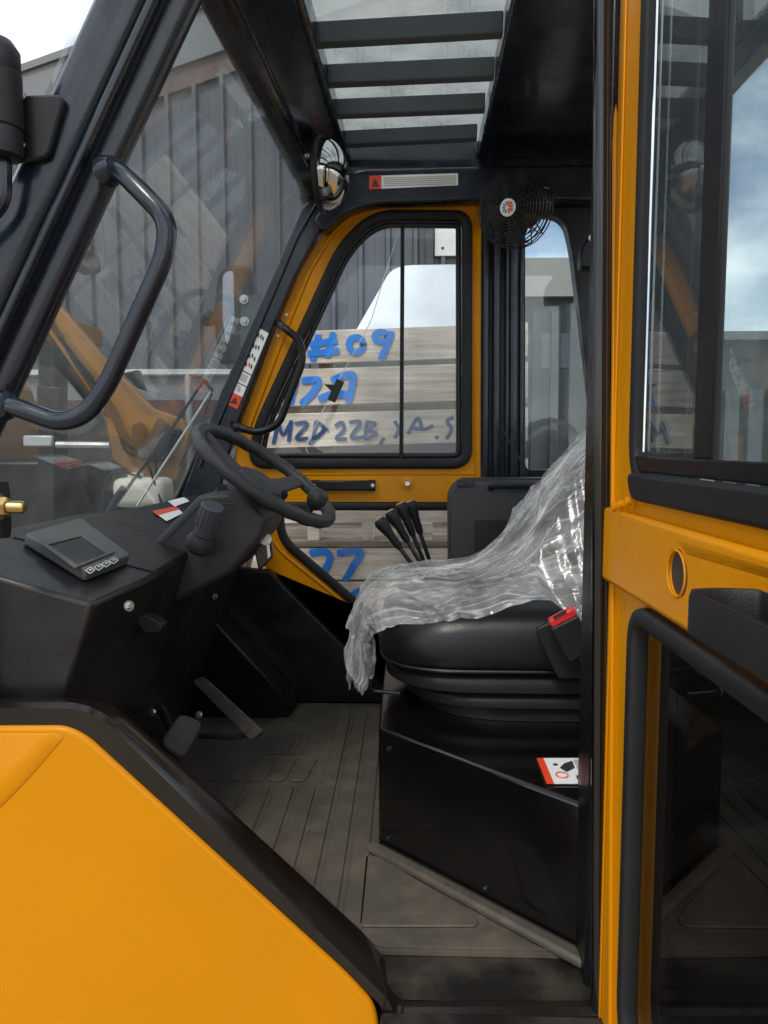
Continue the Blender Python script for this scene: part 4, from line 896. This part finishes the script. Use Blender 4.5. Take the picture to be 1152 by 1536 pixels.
for wx in (-1.35, 1.5):
    for wy in (1.02, 2.0): 
        wl_ = add('wheel', *lathe((wx, wy, .55), (0, 1, 0), [(.25, .02), (.45, 0), (.53, .04), (.55, .1), (.55, .22), (.53, .28), (.45, .32), (.25, .3)], 36), 'tyre', fk)

mat('fan_wire', (.02, .02, .021), .2, metal=.6, var=.1)
# ---- fan
fc = PY(768, 313, 2.0); fa = V((-.55, -.82, -.12)).normalized()
u = fa.orthogonal().normalized(); u = (V((0, 0, 1)) - fa * fa.z).normalized(); v = fa.cross(u)
Rf = 54 / FPX * 2.0
fan = add('fan', *lathe(fc - fa * .075, fa, [(.03, -.03), (.038, -.02), (.04, .03), (.03, .05), (.012, .055), (.01, .065)], 20), 'plastic', fk)
def ringp(r, h, n=40): return [fc + fa * h + (u * math.cos(6.28318 * i / n) + v * math.sin(6.28318 * i / n)) * r for i in range(n)]
for i in range(11):
    t = i / 10; add('guard_ring', *tube(ringp(.022 + (Rf - .022) * t, .022 * (1 - t ** 2.2)), .0016, 6, True), 'fan_wire', fan)
for r, h in ((Rf, -.02), (Rf * .98, -.04), (Rf * .8, -.055), (Rf * .6, -.062), (Rf * .45, -.066)): add('guard_ring', *tube(ringp(r, h), .0016, 6, True), 'fan_wire', fan)
for i in range(16):
    d = u * math.cos(6.28318 * i / 16) + v * math.sin(6.28318 * i / 16)
    add('guard_spoke', *tube([fc + fa * .022 + d * .022, fc + fa * .014 + d * Rf * .6, fc + d * Rf, fc - fa * .03 + d * Rf, fc - fa * .062 + d * Rf * .6, fc - fa * .068 + d * .035], .0016, 6), 'fan_wire', fan)
for i in range(4):
    th = 1.5708 * i; d = u * math.cos(th) + v * math.sin(th); s = fa.cross(d)
    add('blade', *prism([fc - fa * .025 + d * .012 - s * .008, fc - fa * .032 + d * Rf * .85 - s * .03, fc - fa * .02 + d * Rf * .88 + s * .01, fc - fa * .012 + d * Rf * .6 + s * .035, fc - fa * .016 + d * .012 + s * .01], fa * .002), 'plastic', fan)
bdg = add('badge', *lathe(fc + fa * .018, fa, [(.022, 0), (.022, .005), (.020, .007), (.001, .0075)], 28), 'white_print', fan)
def sect(a0_, a1_, r0, r1, m):
    pts = [fc + fa * .0262 + (u * math.cos(a0_ + (a1_ - a0_) * j / 6) + v * math.sin(a0_ + (a1_ - a0_) * j / 6)) * r1 for j in range(7)] + [fc + fa * .0262 + (u * math.cos(a1_ + (a0_ - a1_) * j / 6) + v * math.sin(a1_ + (a0_ - a1_) * j / 6)) * r0 for j in range(7)]
    add('print', *prism(pts, fa * .0005), m, bdg)
for i in range(5): sect(-.1 - .62 * i, -.5 - .62 * i, .004, .015 + .002 * (i % 2), 'red_print')
for i in range(5): sect(.1 + .62 * i, .4 + .62 * i, .006, .014, 'blue_print')
add('fan_bracket', *tube([fc - fa * .1, PY(800, 290, 2.16)], .012, 8), 'fan_wire', fan)

# ---- hydraulic levers
for i, (b_, t_, Y) in enumerate([((622, 852), (571, 783), 1.96), ((634, 850), (587, 771), 2.0), ((638, 848), (602, 760), 2.04), ((646, 846), (616, 757), 2.08)]):
    A, B = PY(*b_, Y), PY(*t_, Y); d = (B - A); B2 = A - d * .9
    lv = add('control_lever', *tube([B2, B], .0055, 10), 'black_paint', fk)
    dn = d.normalized()
    add('grip', *lathe(B - dn * .085, dn, [(.007, 0), (.010, .01), (.011, .045), (.0165, .07), (.0175, .082), (.016, .090), (.012, .094)], 18), 'plastic', lv)
    add('grip_cap', *lathe(B + dn * .0092, dn, [(.0118, 0), (.010, .002), (.001, .003)], 18), 'tan_plastic', lv)
add('lever_console', *box2((PY(600, 900, 1.9).x, 1.93, ZF), (PY(720, 900, 1.9).x, 2.14, 1.26)), 'black_satin', fk, bevel=.01)

# ---- open door (hinged at the near B pillar, swung out past 90 degrees)
hp = PY(916, 700, 1.02)
vp = ray(582, 667); dd = V((-vp.x, -vp.y, 0)).normalized()      # towards the camera
dn_ = V((dd.y, -dd.x, 0)).normalized(); dn_ = dn_ if dn_.x < 0 else -dn_   # inner face normal (towards -x)
def PO(px, py, off=0): return PP(px, py, hp + dn_ * off, dn_)
def pO(pts, off=0): return [PO(x, y, off) for x, y in pts]
ze0, ze1 = ZF - .06, 2.47
DW = .88
do_ = [V((hp.x, hp.y, ze0)), V((hp.x, hp.y, ze1)), hp + dd * DW + V((0, 0, ze1 - hp.z)), hp + dd * DW + V((0, 0, ze0 - hp.z))]
def dz(s, z): return V((hp.x, hp.y, 0)) + dd * s + V((0, 0, z))
def sz(px, py): p = PO(px, py); return ((p - hp).dot(dd), p.z)
s_g, z_g = sz(953, 690); _, zt_ = 0, ze1 - .06
s_l, _ = sz(952, 1200); zl_t = sz(970, 915)[1]
uh = fillet([dz(s_g - .006, sz(960, 730)[1]), dz(DW - .09, sz(960, 730)[1]), dz(DW - .25, zt_), dz(s_g - .006, zt_)], [.06, .06, .08, .04], 7)
lt0 = sz(962, 905); lt1 = sz(1152, 1030)
sl_ = (lt1[1] - lt0[1]) / (lt1[0] - lt0[0])
lh_ = fillet([dz(s_l - .008, ze0 + .085), dz(s_l - .008, lt0[1]), dz(s_l + .40, lt0[1] + sl_ * (.40 + s_l - lt0[0])), dz(s_l + .40, ze0 + .085)], [.07, .05, .05, .07], 7)
hc = PO(1033, 860); ring = lambda r, o=0: [hc + dn_ * o + dd * (r * math.cos(-t * .2618)) + V((0, 0, r * math.sin(-t * .2618))) for t in range(24)]
v_, f_ = plate(do_, [uh, lh_, ring(.022)], dn_ * -.03)
door = add('open_door', v_, f_, 'yellow', fk, bevel=.004)
# hinge-side edge strip standing proud (bright yellow lip) and bead
add('edge_bead', *tube([PO(924, -60, .002), PO(916, 1600, .002)], .0035, 8), 'yellow', door)
add('edge_flange', *prism([dz(.0, ze0), dz(.022, ze0), dz(.022, ze1), dz(.0, ze1)], dn_ * .003), 'yellow', door, bevel=.0012)

def sw_door(loop, prof, m, nm, off=0): return add(nm, *sweep([p + dn_ * off for p in loop], dn_, prof), m, door, ang=50)
def shrink(lp, d):
    c = sum(lp, V((0, 0, 0))) / len(lp); out = []
    for i, p in enumerate(lp):
        t = (lp[(i + 1) % len(lp)] - lp[i - 1]).normalized(); nn = t.cross(dn_)
        if nn.dot(c - p) < 0: nn = -nn
        out.append(p + nn * d)
    return out
sw_door(shrink(uh, .003), rprof(.020, .012, 4), 'rubber', 'window_seal', .0)
sw_door(shrink(uh, .003), [(-.002, -.0305), (.0025, -.0305), (.0025, 0), (-.002, 0)], 'rubber', 'window_channel', .0)
sw_door(shrink(uh, .003), [(-.0025, -.0305), (.002, -.0305), (.002, 0), (-.0025, 0)], 'rubber', 'window_channel', -.0002) if False else None
sw_door(shrink(lh_, .010), rprof(.023, .022, 4), 'plastic', 'lower_seal', .003)
ug = add('upper_pane', *prism([p - dn_ * .003 for p in shrink(uh, .004)], dn_ * -.005), 'door_glass', door)
lg = add('lower_pane', *prism([p - dn_ * .010 for p in shrink(lh_, .006)], dn_ * -.005), 'lower_glass', door)
# sliding-window frame: bottom rail and mullion
s0_, z0_ = sz(958, 690)
zA, zB_ = sz(1000, 712)[1], sz(1000, 686)[1]
add('bottom_rail', *prism([dz(s_g, zA), dz(DW - .1, zA), dz(DW - .1, zB_), dz(s_g, zB_)], dn_ * .004), 'black_satin', door, bevel=.003)
add('sill_gasket', *prism(fillet([dz(s_g + .01, sz(965, 752)[1]), dz(DW - .1, sz(965, 752)[1]), dz(DW - .1, zA - .001), dz(s_g - .006, zA - .001)], [.05, 0, 0, .02], 6), dn_ * .010), 'rubber', door, bevel=.006)
sm0, sm1 = sz(1047, 600)[0], sz(1074, 600)[0]
add('mullion', *prism([dz(sm0, zB_), dz(sm1, zB_), dz(sm1, zt_), dz(sm0, zt_)], dn_ * .003), 'black_satin', door, bevel=.003)
add('brush_seal', *tube([dz(sm1 + .004, zB_), dz(sm1 + .003, zt_)], .003, 6), 'rubber', door)
add('pane_edge', *tube([dz(s_g + .028, zB_ + .005), dz(s_g + .03, zt_)], .0014, 6), 'chrome', door)
# pressed middle panel (raised)
mp0, mp1 = sz(917, 764), sz(1152, 818); ml0, ml1 = sz(914, 868), sz(1030, 938)
sm = (ml1[1] - ml0[1]) / (ml1[0] - ml0[0])
zmid = (mp0[1] + mp1[1]) / 2
mpan = [dz(.004, ml0[1]), dz(.004, zmid), dz(DW - .01, zmid), dz(DW - .01, ml0[1] - .22), dz(.4, ml0[1] - .2)]
mpan = [dz(.004, ml0[1]), dz(.004, zmid), dz(DW - .01, zmid), dz(DW - .01, ml0[1] + sm * .42), dz(.46, ml0[1] + sm * .42)]
v_, f_ = plate(mpan, [ring(.0222)], dn_ * .012)
add('door_panel', v_, f_, 'yellow', door, bevel=.006, seg=3)
add('hole_lip', *tube(ring(.0225, .0122), .0012, 6, True), 'yellow', door)
add('hole_shade', *prism(ring(.0219, .0085), dn_ * -.03), 'dark_print', door)  # dark plug stands in for the shade inside the hole
bolt(door, PO(1046, 873, .0), dn_, .004)
for i, (x, y) in enumerate([(922, 760), (931, 757), (942, 752)]): add('sealant_blob', *lathe(PO(x, y, .010), dn_, [(.005, -.004), (.006, .002), (.001, .004)], 10), 'yellow', door)
# door pocket (storage tray)
tw = .066; tl = .40
def szo(px, py, o): p = PO(px, py, o); return ((p - hp).dot(dd), p.z)
ts, tz1 = szo(1029, 882, tw); tz0 = szo(1029, 948, tw)[1]
pk_ = [dz(ts, 0) + dn_ * .013, dz(ts - .006, 0) + dn_ * (tw * .6), dz(ts, 0) + dn_ * tw, dz(ts + tl, 0) + dn_ * tw, dz(ts + tl, 0) + dn_ * .013]
t0x = PO(1029, 880, .05)
def lv_(lp, z): return [V((p.x, p.y, z)) for p in lp]
def shr(lp, d):
    c = sum(lp, V((0, 0, 0))) / len(lp); return [p + (c - p).normalized() * d for p in lp]
o_ = fillet(pk_, [.004, .01, .008, .02, .004], 4); i_ = shr(o_, .012)
v_, f_ = loft([lv_(o_, tz0), lv_(o_, tz1 - .006), lv_(shr(o_, .003), tz1), lv_(shr(o_, .009), tz1), lv_(i_, tz1 - .006), lv_(i_, tz0 + .012)])
add('door_pocket', v_, f_, 'plastic', door, ang=40)

# ================================================================ things inside the cab
# tool case standing behind the seat
tcp = PY(740, 836, 2.0)
case = thing('tool_case', V((PY(760, 800, 2.0).x, 2.06, PY(740, 838, 2.0).z - .12)), 'dark grey plastic tool case standing behind the wrapped seat', 'case')
co = fillet(pxY([(674, 850), (673, 742), (684, 722), (860, 720), (872, 740), (872, 930), (674, 930)], 2.0), [.01, .02, .02, .02, .02, .01, .01], 4)
mat('case_grey', (.034, .036, .037), .5, var=.1, bump=.3, bs=420)
cs = add('case_body', *prism(co, (0, .10, 0)), 'case_grey', case, bevel=.010, seg=3)
add('case_lid_rim', *prism(fillet(pxY([(680, 731), (694, 718), (858, 717), (866, 732)], 2.012), .006, 3), (0, .076, 0)), 'plastic_soft', case, bevel=.004)
add('case_handle', *tube(fillet([PY(736, 732, 1.998), PY(738, 728, 1.985), PY(815, 728, 1.985), PY(818, 732, 1.998)], .01, 4, False), .009, 10), 'plastic', case)
add('case_panel', *prism(fillet(pxY([(712, 780), (850, 780), (850, 900), (712, 900)], 1.998), .008, 3), (0, -.004, 0)), 'plastic', case, bevel=.002)
for x in (690, 705): add('case_latch', *prism(pxY([(x - 5, 719), (x + 7, 719), (x + 7, 730), (x - 5, 730)], 1.997), (0, -.005, 0)), 'plastic_soft', case, bevel=.002)
# clear plastic sheet over the seat
def sp(u_, px, py, Y=1.87): p = PY(px, py, Y); return (u_, p.x, p.z)
prf = [(.0, sx0 - .055, zc0 - .06), (.10, sx0 - .058, zc0 + .03), (.17, sx0 - .045, zc1 - .01), (.24, sx0 + .005, zc1 + .020), (.33, sx0 + .08, zc1 + .030), (.43, sx0 + .17, zc1 + .032), sp(.50, 728, 826), sp(.55, 758, 792), sp(.61, 785, 752), sp(.68, 818, 706), sp(.76, 858, 664), sp(.84, 905, 630), sp(.90, 940, 612), sp(.95, 972, 612), sp(1.0, 992, 650)]
def pat(u_):
    for i in range(len(prf) - 1):
        a, b = prf[i], prf[i + 1]
        if u_ <= b[0] or i == len(prf) - 2:
            t = (u_ - a[0]) / (b[0] - a[0]); return V((a[1] + (b[1] - a[1]) * t, 0, a[2] + (b[2] - a[2]) * t))
NU, NV = 300, 170; vs_, fs_, suv = [], [], []
def ridge(p): return max(0, 1 - abs(NZ.noise(p)) * 3.0)
for i in range(NU + 1):
    u_ = i / NU; p = pat(u_); p2 = pat(min(1, u_ + .04)); p1 = pat(max(0, u_ - .04)); p = (p + p1 + p2) / 3
    t = (p2 - p1).normalized(); nn = V((-t.z, 0, t.x)); bk = min(1, max(0, (u_ - .48) / .12))
    for j in range(NV + 1):
        v_ = j / NV
        edge = .022 * NZ.noise(V((u_ * 7, 3.1, 0))) + .010 * NZ.noise(V((u_ * 23, 7, 0))) + .005 * NZ.noise(V((u_ * 60, 9, 0)))
        y0 = SY0 - .004 + edge - .02 * bk; y1 = SY1 + .015
        y = y0 + (y1 - y0) * v_
        cr_ = (abs(v_ - .5) * 2) ** 5; drop = (.046 + .03 * bk) * cr_
        q = V((p.x, y, p.z)) + nn * (-drop)
        if bk > 0 and v_ < .3: q.z -= max(0, q.z - zc1 + .012) * bk * (1 - v_ / .3) ** 1.2; q.x -= .03 * bk * (1 - v_ / .3)
        if u_ < .2:
            k_ = 1 - u_ / .2; q.y = y + (1.46 + .26 * v_ - y) * min(1, k_ * 1.3)
        w_ = NZ.noise(V((u_ * 3.2, v_ * 3.4, 9))) * .9; w2 = NZ.noise(V((u_ * 8, v_ * 8, 19))) * .5
        d = .016 * ridge(V((u_ * 2.0 + w_, v_ * 4.0 - u_ * 2.5 + w_, 1.3))) ** 2 + .008 * ridge(V((u_ * 3.4 + w2, v_ * 9 + u_ * 5 + w_ * 2, 4.2))) ** 2 \
            + .003 * ridge(V((u_ * 6 + w2, v_ * 19 - u_ * 7 + w_ * 3, 8))) ** 2
        q += nn * d * (.6 + .5 * bk)
        if u_ < .12: q.z += .09 * NZ.noise(V((v_ * 7, 1, 1))) * (1 - u_ / .12); q.x += .025 * NZ.noise(V((v_ * 6, u_ * 5, 3)))
        vs_.append(q); suv += [u_, v_, 0]
for i in range(NU):
    for j in range(NV): fs_.append([i * (NV + 1) + j, i * (NV + 1) + j + 1, (i + 1) * (NV + 1) + j + 1, (i + 1) * (NV + 1) + j])
sheet = add('plastic_sheet', vs_, fs_, 'film', None, ang=28, fixn=False)
tag(sheet, 'crumpled clear plastic film draped over the black driver seat', 'plastic sheet')
at = sheet.data.attributes.new('suv', 'FLOAT_VECTOR', 'POINT'); at.data.foreach_set('vector', suv)
